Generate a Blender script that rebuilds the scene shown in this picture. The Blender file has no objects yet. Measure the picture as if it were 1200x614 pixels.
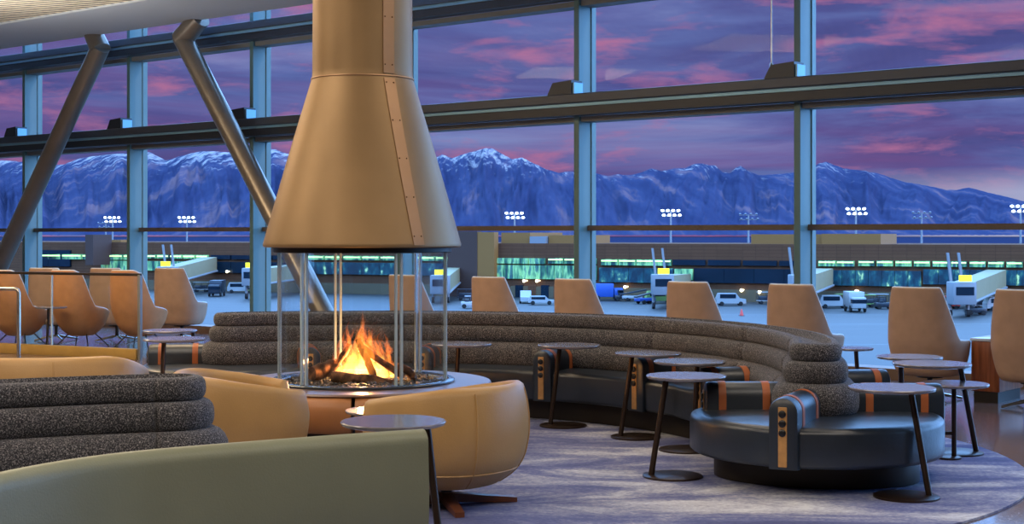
import bpy, bmesh, math, random
from mathutils import Vector, noise
PI = math.pi
R = math.radians
random.seed(7)
sc = bpy.context.scene
COL = sc.collection

# ------------------------------------------------------------------ helpers
def lin(c):
    return tuple(((v/255.0)/12.92 if v/255.0 <= 0.04045 else ((v/255.0+0.055)/1.055)**2.4) for v in c)

def newmat(name):
    m = bpy.data.materials.new(name); m.use_nodes = True
    nt = m.node_tree
    return m, nt, nt.nodes, nt.links, nt.nodes['Principled BSDF']

def mat(name, rgb, rough=0.5, metal=0.0, spec=0.5, var=0.0, vscale=8.0, bump=0.0, bscale=60.0, coat=0.0):
    m, nt, N, L, b = newmat(name)
    c = lin(rgb)
    b.inputs['Base Color'].default_value = (*c, 1)
    b.inputs['Roughness'].default_value = rough
    b.inputs['Metallic'].default_value = metal
    b.inputs['Specular IOR Level'].default_value = spec
    b.inputs['Coat Weight'].default_value = coat
    tc = N.new('ShaderNodeTexCoord')
    if var > 0:
        n = N.new('ShaderNodeTexNoise'); n.inputs['Scale'].default_value = vscale; n.inputs['Detail'].default_value = 4
        L.new(tc.outputs['Object'], n.inputs['Vector'])
        r = N.new('ShaderNodeValToRGB')
        r.color_ramp.elements[0].position = 0.3; r.color_ramp.elements[1].position = 0.7
        r.color_ramp.elements[0].color = (*[v*(1-var) for v in c], 1)
        r.color_ramp.elements[1].color = (*[min(1, v*(1+var)) for v in c], 1)
        L.new(n.outputs['Fac'], r.inputs['Fac']); L.new(r.outputs['Color'], b.inputs['Base Color'])
    if bump > 0:
        n2 = N.new('ShaderNodeTexNoise'); n2.inputs['Scale'].default_value = bscale; n2.inputs['Detail'].default_value = 3
        L.new(tc.outputs['Object'], n2.inputs['Vector'])
        bp = N.new('ShaderNodeBump'); bp.inputs['Strength'].default_value = bump; bp.inputs['Distance'].default_value = 0.01
        L.new(n2.outputs['Fac'], bp.inputs['Height']); L.new(bp.outputs['Normal'], b.inputs['Normal'])
    return m

def emit(name, rgb, strength):
    m, nt, N, L, b = newmat(name)
    b.inputs['Base Color'].default_value = (*lin(rgb), 1)
    b.inputs['Emission Color'].default_value = (*lin(rgb), 1)
    b.inputs['Emission Strength'].default_value = strength
    return m

def pattern_mat(name, cols, scale=(1,1,1), nscale=5, detail=6, rough=0.9, bump=0.0, emis=0.0, distort=0.0, metal=0, spec=0.5):
    """noise-driven colour ramp: cols = [(pos, rgb)...]"""
    m, nt, N, L, b = newmat(name)
    tc = N.new('ShaderNodeTexCoord'); mp = N.new('ShaderNodeMapping'); mp.inputs['Scale'].default_value = scale
    n = N.new('ShaderNodeTexNoise'); n.inputs['Scale'].default_value = nscale; n.inputs['Detail'].default_value = detail
    n.inputs['Distortion'].default_value = distort
    L.new(tc.outputs['Object'], mp.inputs['Vector']); L.new(mp.outputs['Vector'], n.inputs['Vector'])
    r = N.new('ShaderNodeValToRGB'); cr = r.color_ramp
    cr.elements[0].position = cols[0][0]; cr.elements[0].color = (*lin(cols[0][1]), 1)
    cr.elements[1].position = cols[-1][0]; cr.elements[1].color = (*lin(cols[-1][1]), 1)
    for p, c in cols[1:-1]:
        e = cr.elements.new(p); e.color = (*lin(c), 1)
    L.new(n.outputs['Fac'], r.inputs['Fac']); L.new(r.outputs['Color'], b.inputs['Base Color'])
    b.inputs['Roughness'].default_value = rough; b.inputs['Metallic'].default_value = metal
    b.inputs['Specular IOR Level'].default_value = spec
    if bump:
        bp = N.new('ShaderNodeBump'); bp.inputs['Strength'].default_value = bump; bp.inputs['Distance'].default_value = 0.01
        L.new(n.outputs['Fac'], bp.inputs['Height']); L.new(bp.outputs['Normal'], b.inputs['Normal'])
    if emis:
        L.new(r.outputs['Color'], b.inputs['Emission Color']); b.inputs['Emission Strength'].default_value = emis
    return m

def glass_mat(name, tint=(1,1,1), gloss=0.06, rough=0.0):
    m, nt, N, L, b = newmat(name)
    N.remove(b)
    out = N['Material Output']
    tr = N.new('ShaderNodeBsdfTransparent'); tr.inputs['Color'].default_value = (*tint, 1)
    gl = N.new('ShaderNodeBsdfGlossy'); gl.inputs['Roughness'].default_value = rough
    lw = N.new('ShaderNodeLayerWeight'); lw.inputs['Blend'].default_value = 0.5
    pw = N.new('ShaderNodeMath'); pw.operation = 'POWER'; pw.inputs[1].default_value = 4.0
    L.new(lw.outputs['Facing'], pw.inputs[0])
    ml = N.new('ShaderNodeMath'); ml.operation = 'MULTIPLY_ADD'; ml.inputs[1].default_value = gloss; ml.inputs[2].default_value = gloss*0.06
    L.new(pw.outputs['Value'], ml.inputs[0])
    mx = N.new('ShaderNodeMixShader')
    L.new(ml.outputs['Value'], mx.inputs['Fac']); L.new(tr.outputs['BSDF'], mx.inputs[1]); L.new(gl.outputs['BSDF'], mx.inputs[2])
    L.new(mx.outputs['Shader'], out.inputs['Surface'])
    return m

class MB:
    """collects shapes for one mesh"""
    def __init__(s): s.v = []; s.f = []
    def add(s, v, f):
        o = len(s.v); s.v += [tuple(p) for p in v]; s.f += [tuple(i+o for i in q) for q in f]; return s
    def box(s, x0, x1, y0, y1, z0, z1, bev=0.0, xf=None):
        if x0 > x1: x0, x1 = x1, x0
        if y0 > y1: y0, y1 = y1, y0
        if z0 > z1: z0, z1 = z1, z0
        bm = bmesh.new(); bmesh.ops.create_cube(bm, size=1)
        for v in bm.verts:
            v.co = Vector(((x0+x1)/2+v.co.x*(x1-x0), (y0+y1)/2+v.co.y*(y1-y0), (z0+z1)/2+v.co.z*(z1-z0)))
        if bev > 0:
            bev = min(bev, 0.45*min(x1-x0, y1-y0, z1-z0))
            bmesh.ops.bevel(bm, geom=bm.edges[:]+bm.verts[:], offset=bev, segments=2, profile=0.5, affect='EDGES')
        vs = [tuple(v.co) for v in bm.verts]
        if xf: vs = [xf(*p) for p in vs]
        bm.verts.index_update()
        s.add(vs, [[v.index for v in f.verts] for f in bm.faces]); bm.free(); return s
    def lathe(s, prof, n=40, c=(0,0,0), ax=None):
        vs = []; fs = []
        for r, z in prof:
            for i in range(n):
                a = 2*PI*i/n; vs.append((c[0]+r*math.cos(a), c[1]+r*math.sin(a), c[2]+z))
        m = len(prof)
        for k in range(m-1):
            for i in range(n):
                j = (i+1) % n; fs.append((k*n+i, k*n+j, (k+1)*n+j, (k+1)*n+i))
        if prof[0][0] > 1e-6: fs.append(tuple(range(n))[::-1])
        if prof[-1][0] > 1e-6: fs.append(tuple(range((m-1)*n, m*n)))
        return s.add(vs, fs)
    def tube(s, pts, r, n=12, rr=None):
        pts = [Vector(p) for p in pts]; vs = []; fs = []
        up = None
        for k, p in enumerate(pts):
            d = (pts[min(k+1, len(pts)-1)]-pts[max(k-1, 0)]).normalized()
            if up is None:
                up = Vector((0,0,1)) if abs(d.z) < 0.9 else Vector((1,0,0))
            a = d.cross(up).normalized(); b = a.cross(d).normalized(); up = b
            q = rr[k] if rr else r
            for i in range(n):
                t = 2*PI*i/n; vs.append(tuple(p+a*math.cos(t)*q+b*math.sin(t)*q))
        m = len(pts)
        for k in range(m-1):
            for i in range(n):
                j = (i+1) % n; fs.append((k*n+i, k*n+j, (k+1)*n+j, (k+1)*n+i))
        fs.append(tuple(range(n))[::-1]); fs.append(tuple(range((m-1)*n, m*n)))
        return s.add(vs, fs)
    def sphere(s, c, r, sz=1.0, n=12, m=8):
        return s.lathe([(max(1e-7, r*math.cos(-PI/2+PI*k/m)), r*sz*math.sin(-PI/2+PI*k/m)) for k in range(m+1)], n, c)
    def build(s, name, m, parent=None, smooth=True, loc=None, rz=0, ang=40):
        me = bpy.data.meshes.new(name); me.from_pydata(s.v, [], s.f)
        bm = bmesh.new(); bm.from_mesh(me)
        bmesh.ops.remove_doubles(bm, verts=bm.verts, dist=1e-6)
        bmesh.ops.recalc_face_normals(bm, faces=bm.faces)
        bm.to_mesh(me); bm.free()
        me.materials.append(m)
        if smooth:
            me.polygons.foreach_set('use_smooth', [True]*len(me.polygons))
            me.set_sharp_from_angle(angle=R(ang))
        o = bpy.data.objects.new(name, me); COL.objects.link(o)
        if parent: o.parent = parent
        if loc: o.location = loc
        if rz: o.rotation_euler = (0,0,rz)
        return o

def thing(name, label, cat, loc=(0,0,0), rz=0, group=None):
    o = bpy.data.objects.new(name, None); COL.objects.link(o)
    o.empty_display_size = 0.1
    o.location = loc; o.rotation_euler = (0,0,rz)
    o['label'] = label; o['category'] = cat
    if group: o['group'] = group
    return o
def tag(o, label, cat, group=None, kind=None):
    o['label'] = label; o['category'] = cat
    if group: o['group'] = group
    if kind: o['kind'] = kind
    return o
def struct(o, label=None):
    o['kind'] = 'structure'
    if label: o['label'] = label
    return o
def dup(root, loc, rz=None, label=None, group=None):
    def cp(o, par):
        c = o.copy(); COL.objects.link(c)
        if par: c.parent = par
        for ch in [x for x in KIDS.get(o.name, [])]: cp(ch, c)
        return c
    KIDS = {}
    for x in bpy.data.objects:
        if x.parent: KIDS.setdefault(x.parent.name, []).append(x)
    r = cp(root, None); r.location = loc
    if rz is not None: r.rotation_euler = (0,0,rz)
    if label: r['label'] = label
    if group: r['group'] = group
    return r

# ------------------------------------------------------------------ camera
F = 1700.0; HOR = 275.0; EYE = 1.55
cam = bpy.data.cameras.new('camera'); co = bpy.data.objects.new('camera', cam); COL.objects.link(co)
cam.sensor_width = 36; cam.sensor_fit = 'HORIZONTAL'; cam.lens = 36*F/1200
cam.shift_y = -(307-HOR)/1200
cam.clip_start = 0.1; cam.clip_end = 60000
co.location = (0,0,EYE); co.rotation_euler = (PI/2,0,0)
sc.camera = co
def X(px, D): return (px-600)/F*D
def Z(py, D): return EYE-(py-HOR)/F*D

# wall coordinates: t runs left along the window wall, off runs into the room
P0 = Vector((3.337, 16.3)); U = Vector((-0.776, 0.631)).normalized(); NI = Vector((-0.631, -0.776)).normalized()
BAY = 3.044
def W(t, off, z):
    p = P0+U*t+NI*off; return (p.x, p.y, z)

# ------------------------------------------------------------------ materials
M = {}
M['mullion'] = mat('painted_aluminium', (84,114,114), 0.45, 0.0, 0.5, 0.05, 3)
M['beam'] = mat('dark_steel', (58,64,76), 0.4, 0.1)
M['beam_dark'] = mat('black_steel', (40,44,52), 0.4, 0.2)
M['beam_line'] = mat('highlight_blue', (120,165,190), 0.35, 0.3)  # blue sky-lit line along the beams, held in the colour
M['beam_trim'] = mat('grey_trim', (116,118,118), 0.5)
M['column'] = mat('column_steel', (128,118,106), 0.3, 0.55, var=0.08, vscale=4)
M['soffit'] = mat('grey_plaster', (185,188,190), 0.8)
M['wallp'] = mat('warm_wall', (150,130,110), 0.9)
M['tan'] = mat('tan_leather', (184,145,92), 0.42, 0, 0.45, 0.06, 5, 0.12, 120)
M['green'] = mat('daylit_tan_leather', (126,130,108), 0.45, 0, 0.45, 0.05, 4, 0.1, 120)  # tan leather with the greenish cast of daylight put into its colour
M['chairback'] = mat('tan_felt', (176,144,120), 0.75, 0, 0.3, 0.07, 9, 0.1, 200)
M['orangeback'] = mat('orange_felt', (196,138,92), 0.75, 0, 0.3, 0.08, 9, 0.1, 200)
M['charcoal_leather'] = mat('charcoal_leather', (30,41,54), 0.36, 0, 0.8, 0.1, 6, 0.15, 25)
M['plinth'] = mat('bronze_plinth', (48,40,32), 0.5, 0.3)
M['strap'] = mat('orange_strap', (172,96,54), 0.5)
M['inlay'] = mat('wood_inlay', (196,146,88), 0.45, var=0.12, vscale=30)
M['button'] = mat('black_button', (14,15,20), 0.35)
M['table_top'] = mat('grey_stone_top', (132,128,134), 0.16, 0.15, 0.7, 0.15, 30)
M['table_metal'] = mat('bronze_metal', (62,48,40), 0.35, 0.6)
M['walnut'] = pattern_mat('walnut', [(0.3,(104,52,26)),(0.5,(146,80,42)),(0.7,(170,98,56))], (14,14,1.2), 2.2, 6, 0.4)
M['foot_wood'] = mat('red_wood', (112,64,40), 0.4, var=0.1, vscale=20)
M['white_top'] = mat('white_quartz', (205,208,212), 0.25)
M['brass'] = mat('aged_brass', (186,152,86), 0.35, 0.3, var=0.06)
M['steel'] = mat('brushed_steel', (190,186,176), 0.22, 0.95)
M['hood'] = mat('bronze_sheet', (150,122,86), 0.47, 0.55, 0.5, 0.06, 3.5, 0.05, 4)
M['hood_strip'] = mat('bronze_strip', (170,134,100), 0.45, 0.55, 0.5, 0.06, 5)
M['rivet'] = mat('rivet', (110,80,48), 0.4, 0.8)
M['black'] = mat('black_metal', (16,17,18), 0.45, 0.3)
M['coping'] = mat('white_stone', (122,98,86), 0.3, 0, 0.5, 0.05, 12)
M['pad'] = mat('cognac_leather', (176,118,72), 0.4, 0, 0.5, 0.06, 5)
M['tray'] = mat('tray_steel', (70,78,88), 0.22, 0.5)
M['cushion'] = mat('pale_fabric', (205,198,190), 0.9)
M['gravel'] = mat('fire_gravel', (70,66,64), 0.6, 0, 0.5, 0.5, 40)
M['log'] = pattern_mat('charred_log', [(0.3,(36,22,16)),(0.5,(92,58,38)),(0.68,(150,100,66))], (3,3,3), 6, 8, 0.9, 0.9)
M['pane'] = glass_mat('window_glass', (0.95,0.98,1.0), 0.05)
M['fireglass'] = glass_mat('fire_glass', (0.96,0.98,0.99), 0.45)
M['railglass'] = glass_mat('rail_glass', (0.95,0.98,0.98), 0.5)
M['glassedge'] = mat('glass_edge', (205,226,236), 0.12, 0, 1.0)
M['glassedge'].node_tree.nodes['Principled BSDF'].inputs['Transmission Weight'].default_value = 0.25
M['rubber'] = mat('rubber', (20,20,22), 0.8)

def melange():
    m, nt, N, L, b = newmat('charcoal_melange')
    tc = N.new('ShaderNodeTexCoord')
    n = N.new('ShaderNodeTexNoise'); n.inputs['Scale'].default_value = 150; n.inputs['Detail'].default_value = 6; n.inputs['Roughness'].default_value = 0.8
    L.new(tc.outputs['Object'], n.inputs['Vector'])
    r = N.new('ShaderNodeValToRGB'); cr = r.color_ramp
    cr.elements[0].position = 0.40; cr.elements[0].color = (*lin((33,32,36)), 1)
    cr.elements[1].position = 0.66; cr.elements[1].color = (*lin((192,186,186)), 1)
    e = cr.elements.new(0.52); e.color = (*lin((66,66,72)), 1)
    L.new(n.outputs['Fac'], r.inputs['Fac']); L.new(r.outputs['Color'], b.inputs['Base Color'])
    b.inputs['Roughness'].default_value = 0.95; b.inputs['Specular IOR Level'].default_value = 0.2
    b.inputs['Sheen Weight'].default_value = 0.15
    bp = N.new('ShaderNodeBump'); bp.inputs['Strength'].default_value = 0.5; bp.inputs['Distance'].default_value = 0.006
    L.new(n.outputs['Fac'], bp.inputs['Height']); L.new(bp.outputs['Normal'], b.inputs['Normal'])
    return m
M['melange'] = melange()

def carpet_mat():
    m, nt, N, L, b = newmat('streaked_carpet')
    tc = N.new('ShaderNodeTexCoord')
    mp = N.new('ShaderNodeMapping'); mp.inputs['Scale'].default_value = (0.55,1.25,1); mp.inputs['Rotation'].default_value = (0,0,R(-14))
    L.new(tc.outputs['Object'], mp.inputs['Vector'])
    n = N.new('ShaderNodeTexNoise'); n.inputs['Scale'].default_value = 1.5; n.inputs['Detail'].default_value = 7; n.inputs['Roughness'].default_value = 0.62; n.inputs['Distortion'].default_value = 0.7
    L.new(mp.outputs['Vector'], n.inputs['Vector'])
    f = N.new('ShaderNodeTexNoise'); f.inputs['Scale'].default_value = 45; f.inputs['Detail'].default_value = 3
    L.new(tc.outputs['Object'], f.inputs['Vector'])
    ad = N.new('ShaderNodeMath'); ad.operation = 'MULTIPLY_ADD'; ad.inputs[1].default_value = 0.22
    L.new(f.outputs['Fac'], ad.inputs[0]); L.new(n.outputs['Fac'], ad.inputs[2])
    r = N.new('ShaderNodeValToRGB'); cr = r.color_ramp
    cr.elements[0].position = 0.44; cr.elements[0].color = (*lin((84,90,134)), 1)
    cr.elements[1].position = 0.80; cr.elements[1].color = (*lin((215,218,226)), 1)
    for p, c in ((0.56,(108,114,156)), (0.63,(138,142,172)), (0.70,(176,178,194))):
        e = cr.elements.new(p); e.color = (*lin(c), 1)
    L.new(ad.outputs['Value'], r.inputs['Fac']); L.new(r.outputs['Color'], b.inputs['Base Color'])
    b.inputs['Roughness'].default_value = 0.95; b.inputs['Specular IOR Level'].default_value = 0.15
    return m
M['carpet'] = carpet_mat()
M['terrazzo'] = pattern_mat('terrazzo', [(0.3,(84,70,70)),(0.5,(108,94,94)),(0.62,(136,122,120)),(0.75,(80,70,76))], (1,1,1), 30, 5, 0.12)

def ceiling_mat():
    m, nt, N, L, b = newmat('woven_ceiling')
    tc = N.new('ShaderNodeTexCoord')
    mp = N.new('ShaderNodeMapping'); mp.inputs['Rotation'].default_value = (0,0,R(62))
    L.new(tc.outputs['Object'], mp.inputs['Vector'])
    w = N.new('ShaderNodeTexWave'); w.inputs['Scale'].default_value = 1.7; w.inputs['Distortion'].default_value = 0.6; w.inputs['Detail'].default_value = 2
    L.new(mp.outputs['Vector'], w.inputs['Vector'])
    mp2 = N.new('ShaderNodeMapping'); mp2.inputs['Scale'].default_value = (6,16,1)
    L.new(mp.outputs['Vector'], mp2.inputs['Vector'])
    n = N.new('ShaderNodeTexNoise'); n.inputs['Scale'].default_value = 1.0; n.inputs['Detail'].default_value = 3
    L.new(mp2.outputs['Vector'], n.inputs['Vector'])
    mx = N.new('ShaderNodeMath'); mx.operation = 'MULTIPLY'
    L.new(w.outputs['Fac'], mx.inputs[0]); L.new(n.outputs['Fac'], mx.inputs[1])
    r = N.new('ShaderNodeValToRGB'); cr = r.color_ramp
    cr.elements[0].position = 0.10; cr.elements[0].color = (*lin((104,92,80)), 1)
    cr.elements[1].position = 0.26; cr.elements[1].color = (*lin((246,228,196)), 1)
    L.new(mx.outputs['Value'], r.inputs['Fac']); L.new(r.outputs['Color'], b.inputs['Base Color'])
    b.inputs['Roughness'].default_value = 0.8
    return m
M['ceil'] = ceiling_mat()

# ------------------------------------------------------------------ room shell
TL, TR = 24.0, -14.0
def flat(name, pts, z, m, th=0.0):
    mb = MB(); n = len(pts)
    vs = [(p[0], p[1], z) for p in pts]+[(p[0], p[1], z-th) for p in pts]
    fs = [tuple(range(n)), tuple(range(2*n-1, n-1, -1))]+[(i, i+n, (i+1) % n+n, (i+1) % n) for i in range(n)]
    return mb.add(vs, fs).build(name, m, smooth=False)
wl = W(TL, -0.15, 0); wr = W(TR, -0.15, 0)
fl = struct(flat('floor', [wl, wr, (wr[0], -6), (wl[0], -6)], 0.0, M['terrazzo'], 0.4))
SO = 0.9; SW = 1.63
a = W(TL, SO, 0); b_ = W(TR, SO, 0); a2 = W(TL, SO+SW, 0); b2 = W(TR, SO+SW, 0)
struct(flat('ceiling', [a2, b2, (wr[0], -6), (wl[0], -6)], 5.0, M['ceil'], 0.22), 'woven ribbed ceiling in warm cream')
o = struct(flat('ceiling_soffit', [a, b_, b2, a2], 4.9, M['soffit'], 0.15))
o.name = 'trim_1'
mb = MB(); mb.box(TR, TL, SO, SO+0.15, 4.9, 7.6, 0, lambda x,y,z: W(x,y,z)); struct(mb.build('wall_upper', M['soffit'], smooth=False))
mb = MB(); mb.box(TR, TL, -0.2, SO+0.15, 7.6, 7.75, 0, lambda x,y,z: W(x,y,z)); struct(mb.build('ceiling_upper', M['soffit'], smooth=False))
struct(MB().box(wl[0], wr[0], -6.15, -6, 0, 5).build('wall_back', M['wallp'], smooth=False))
struct(MB().box(wl[0]-0.15, wl[0], -6, wl[1], 0, 7.6).build('wall_left', M['wallp'], smooth=False))
struct(MB().box(wr[0], wr[0]+0.15, -6, wr[1], 0, 7.6).build('wall_right', M['wallp'], smooth=False))
wx = lambda x,y,z: W(x,y,z)
struct(MB().box(TR, TL, -0.1, 0.2, 0.0, 0.12, 0, wx).build('baseboard_window', mat('bronze_sill', (110,84,62), 0.5), smooth=False))
# mullions, transom, horizontal beams
k = 2
for n in range(-4, 8):
    t = n*BAY
    mb = MB().box(t-0.04, t+0.04, 0.0, 0.28, 0.12, 7.6, 0.004, wx)
    mb.box(t-0.055, t+0.055, -0.06, 0.03, 0.12, 7.6, 0, wx)
    struct(mb.build('trim_%d' % k, M['mullion'], smooth=False), 'vertical window mullion'); k += 1
struct(MB().box(TR, TL, 0.0, 0.1, 1.60, 1.665, 0, wx).build('trim_%d' % k, mat('bronze_transom', (88,76,66), 0.5), smooth=False), 'bronze transom at eye height'); k += 1
for z0 in (2.93, 4.37, 6.6):
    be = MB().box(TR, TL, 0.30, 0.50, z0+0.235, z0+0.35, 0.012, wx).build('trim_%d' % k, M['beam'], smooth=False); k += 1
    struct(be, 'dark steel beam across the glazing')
    MB().box(TR, TL, 0.28, 0.46, z0+0.195, z0+0.238, 0, wx).build('beam_lit_line', M['beam_line'], be, smooth=False)
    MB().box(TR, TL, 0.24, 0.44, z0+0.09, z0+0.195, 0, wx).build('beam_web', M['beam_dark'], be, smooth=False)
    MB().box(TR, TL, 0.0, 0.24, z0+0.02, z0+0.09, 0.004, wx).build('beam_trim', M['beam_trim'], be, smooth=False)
for i, n in enumerate(range(-4, 7)):
    mb = MB()
    for z0, z1 in ((0.12,1.6),(1.665,2.95),(3.0,4.4),(4.45,6.6),(6.7,7.58)):
        mb.box(n*BAY+0.05, (n+1)*BAY-0.05, -0.02, 0.0, z0, z1, 0, wx)
    struct(mb.build('window_%d' % (i+1), M['pane'], smooth=False), 'clear glazing bay')
# small wedge uplights standing on the two beams
ug = 'wedge uplights along the steel beam'
tags = {0:'black wedge uplight on the middle beam beside the hanging cable', 1:'black wedge uplight on the middle beam, first one left of the cable',
        3:'black wedge uplight on the middle beam just left of the fireplace hood', 4:'black wedge uplight on the middle beam between the two slanted columns',
        5:'black wedge uplight on the middle beam, farthest left of all'}
for n, lb in tags.items():
    t = n*BAY+0.10
    mb = MB()
    vs = []
    for (tt, zz) in ((t-0.17,3.27),(t+0.21,3.27),(t+0.12,3.43),(t-0.17,3.45)):
        vs.append(W(tt,0.48,zz)); 
    for (tt, zz) in ((t-0.17,3.27),(t+0.21,3.27),(t+0.15,3.43),(t-0.17,3.45)):
        vs.append(W(tt,0.26,zz))
    mb.add(vs, [(0,1,2,3),(7,6,5,4),(0,4,5,1),(1,5,6,2),(2,6,7,3),(3,7,4,0)])
    u = thing('wedge_uplight', lb, 'light fixture', W(t,0.37,3.27), 0, ug)
    h = mb.build('housing', M['beam_dark'], u, smooth=False); h.location = -Vector(W(t,0.37,3.27))
    g = MB().box(t-0.20, t-0.172, 0.28, 0.46, 3.28, 3.42, 0, wx).build('pale_side', M['beam_line'], u, smooth=False); g.location = -Vector(W(t,0.37,3.27))  # pale blue slab gives the housing its lighter right side
# cable
cc = W(0.23, 0.44, 0)
cb = thing('hanging_cable', 'thin steel cable dropping onto the middle beam at the right-hand window', 'cable', (cc[0], cc[1], 3.28))
MB().tube([(0,0,0.1),(0,0,4.3)], 0.009).build('cable', M['steel'], cb)
MB().tube([(0,0,0),(0,0,0.04),(0,0,0.05),(0,0,0.16),(0,0,0.18)], 0.02, rr=[0.012,0.012,0.026,0.022,0.01]).build('turnbuckle', M['steel'], cb)
# slanted columns
def on(px, D): return Vector((X(px, D), D, 0))
e1 = W(12.05, SO, 4.55); f1 = W(15.8, SO, 0); c1 = W(12.25, SO, 4.78)
e2 = W(10.0, SO, 4.55); f2 = W(6.56, SO, 0); c2 = W(9.55, SO, 4.78)
for e, f_, c_, lb in ((e1,f1,c1,'slanted round steel column at far left, leaning right to the ceiling'),(e2,f2,c2,'slanted round steel column leaning left, its foot behind the fireplace')):
    b0 = Vector(f_); t_ = thing('slanted_column', lb, 'column', b0, 0, 'slanted steel columns')
    MB().tube([(0,0,0), Vector(e)-b0], 0.15, 24).build('shaft', M['column'], t_)
    MB().tube([Vector(e)-b0+Vector((0,0,-0.05)), Vector(c_)-b0], 0.15, 24, rr=[0.165,0.15]).build('bent_head', M['column'], t_)
    MB().lathe([(0.27,0.0),(0.27,0.025),(0.2,0.03)], 28).build('base_plate', M['beam'], t_)

# carpet
pts = []
cx, cy, cr_ = 0.14, 10.1, 3.22
for i in range(0, 41):
    a_ = R(-80+150*i/40); pts.append((cx+cr_*math.cos(a_)*1.02, cy+cr_*math.sin(a_)))
pts += [(-0.6,13.7),(-2.6,14.1),(-4.6,13.6),(-5.4,12.0),(-5.5,9.5),(-5.2,7),(-4.4,5),(-2.5,4.2),(-0.5,4.6),(0.2,5.8),(0.5,6.7)]
cp = flat('carpet', pts, 0.012, M['carpet'], 0.012)
tag(cp, 'blue violet carpet with pale cloudy streaks and a curved edge on polished floor', 'carpet')

# ------------------------------------------------------------------ stadium solids (double-sided sofas)
def spine_arc(c, th0, th1, rf, n):
    out = []
    for i in range(n+1):
        th = th0+(th1-th0)*i/n; r = rf(th); out.append(Vector((c[0]+r*math.cos(R(th)), c[1]+r*math.sin(R(th)))))
    return out
def stadium(mb, sp, prof, wf=None, nc=18, capscale=1.0):
    """sp: 2-D spine; prof: [(half width, z)]; closed solid"""
    n = len(sp); tg = []
    for i in range(n): tg.append((sp[min(i+1, n-1)]-sp[max(i-1, 0)]).normalized())
    loops = []
    for w, z in prof:
        L_ = []
        for i in range(n):
            k_ = wf(i/(n-1)) if wf else 1
            nn = Vector((-tg[i].y, tg[i].x)); p = sp[i]+nn*w*k_; L_.append((p.x, p.y, z))
        k_ = wf(1) if wf else 1
        for j in range(1, nc):
            a = PI/2-PI*j/nc; d = tg[-1]*math.cos(a)*capscale+Vector((-tg[-1].y, tg[-1].x))*math.sin(a); p = sp[-1]+d*w*k_; L_.append((p.x, p.y, z))
        for i in range(n-1, -1, -1):
            k_ = wf(i/(n-1)) if wf else 1
            nn = Vector((-tg[i].y, tg[i].x)); p = sp[i]-nn*w*k_; L_.append((p.x, p.y, z))
        k_ = wf(0) if wf else 1
        for j in range(1, nc):
            a = -PI/2-PI*j/nc; d = tg[0]*math.cos(a)*capscale+Vector((-tg[0].y, tg[0].x))*math.sin(a); p = sp[0]+d*w*k_; L_.append((p.x, p.y, z))
        loops.append(L_)
    m = len(loops[0]); vs = [p for l in loops for p in l]; fs = []
    for k in range(len(loops)-1):
        for i in range(m):
            j = (i+1) % m; fs.append((k*m+i, k*m+j, (k+1)*m+j, (k+1)*m+i))
    return mb.add(vs, fs)
def roll_prof(w, z0, z1, b, pw=0.6, n=10, valley=0.015):
    zc = (z0+z1)/2; hz = (z1-z0)/2; out = [(0.001, z0)]
    for i in range(n+1):
        a = -PI/2+PI*i/n; c = max(0, math.cos(a)); out.append((w-b+b*c**pw, zc+hz*math.copysign(abs(math.sin(a))**0.85, math.sin(a))))
    out += [(w-b-0.03, z1-valley), (0.001, z1-valley)]
    return out
def seat_prof(w, z0, z1, r=0.05, crown=0.01):
    out = [(0.001, z0), (w-r, z0)]
    for i in range(1, 5):
        a = PI/2*i/4; out.append((w-r*0.7+r*0.7*math.sin(a), z0+r*0.7*(1-math.cos(a))))
    for i in range(0, 6):
        a = PI/2*i/5; out.append((w-r+r*math.cos(a), z1-r+r*math.sin(a)))
    out += [(w*0.6, z1+crown), (0.001, z1+crown)]
    return out
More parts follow.
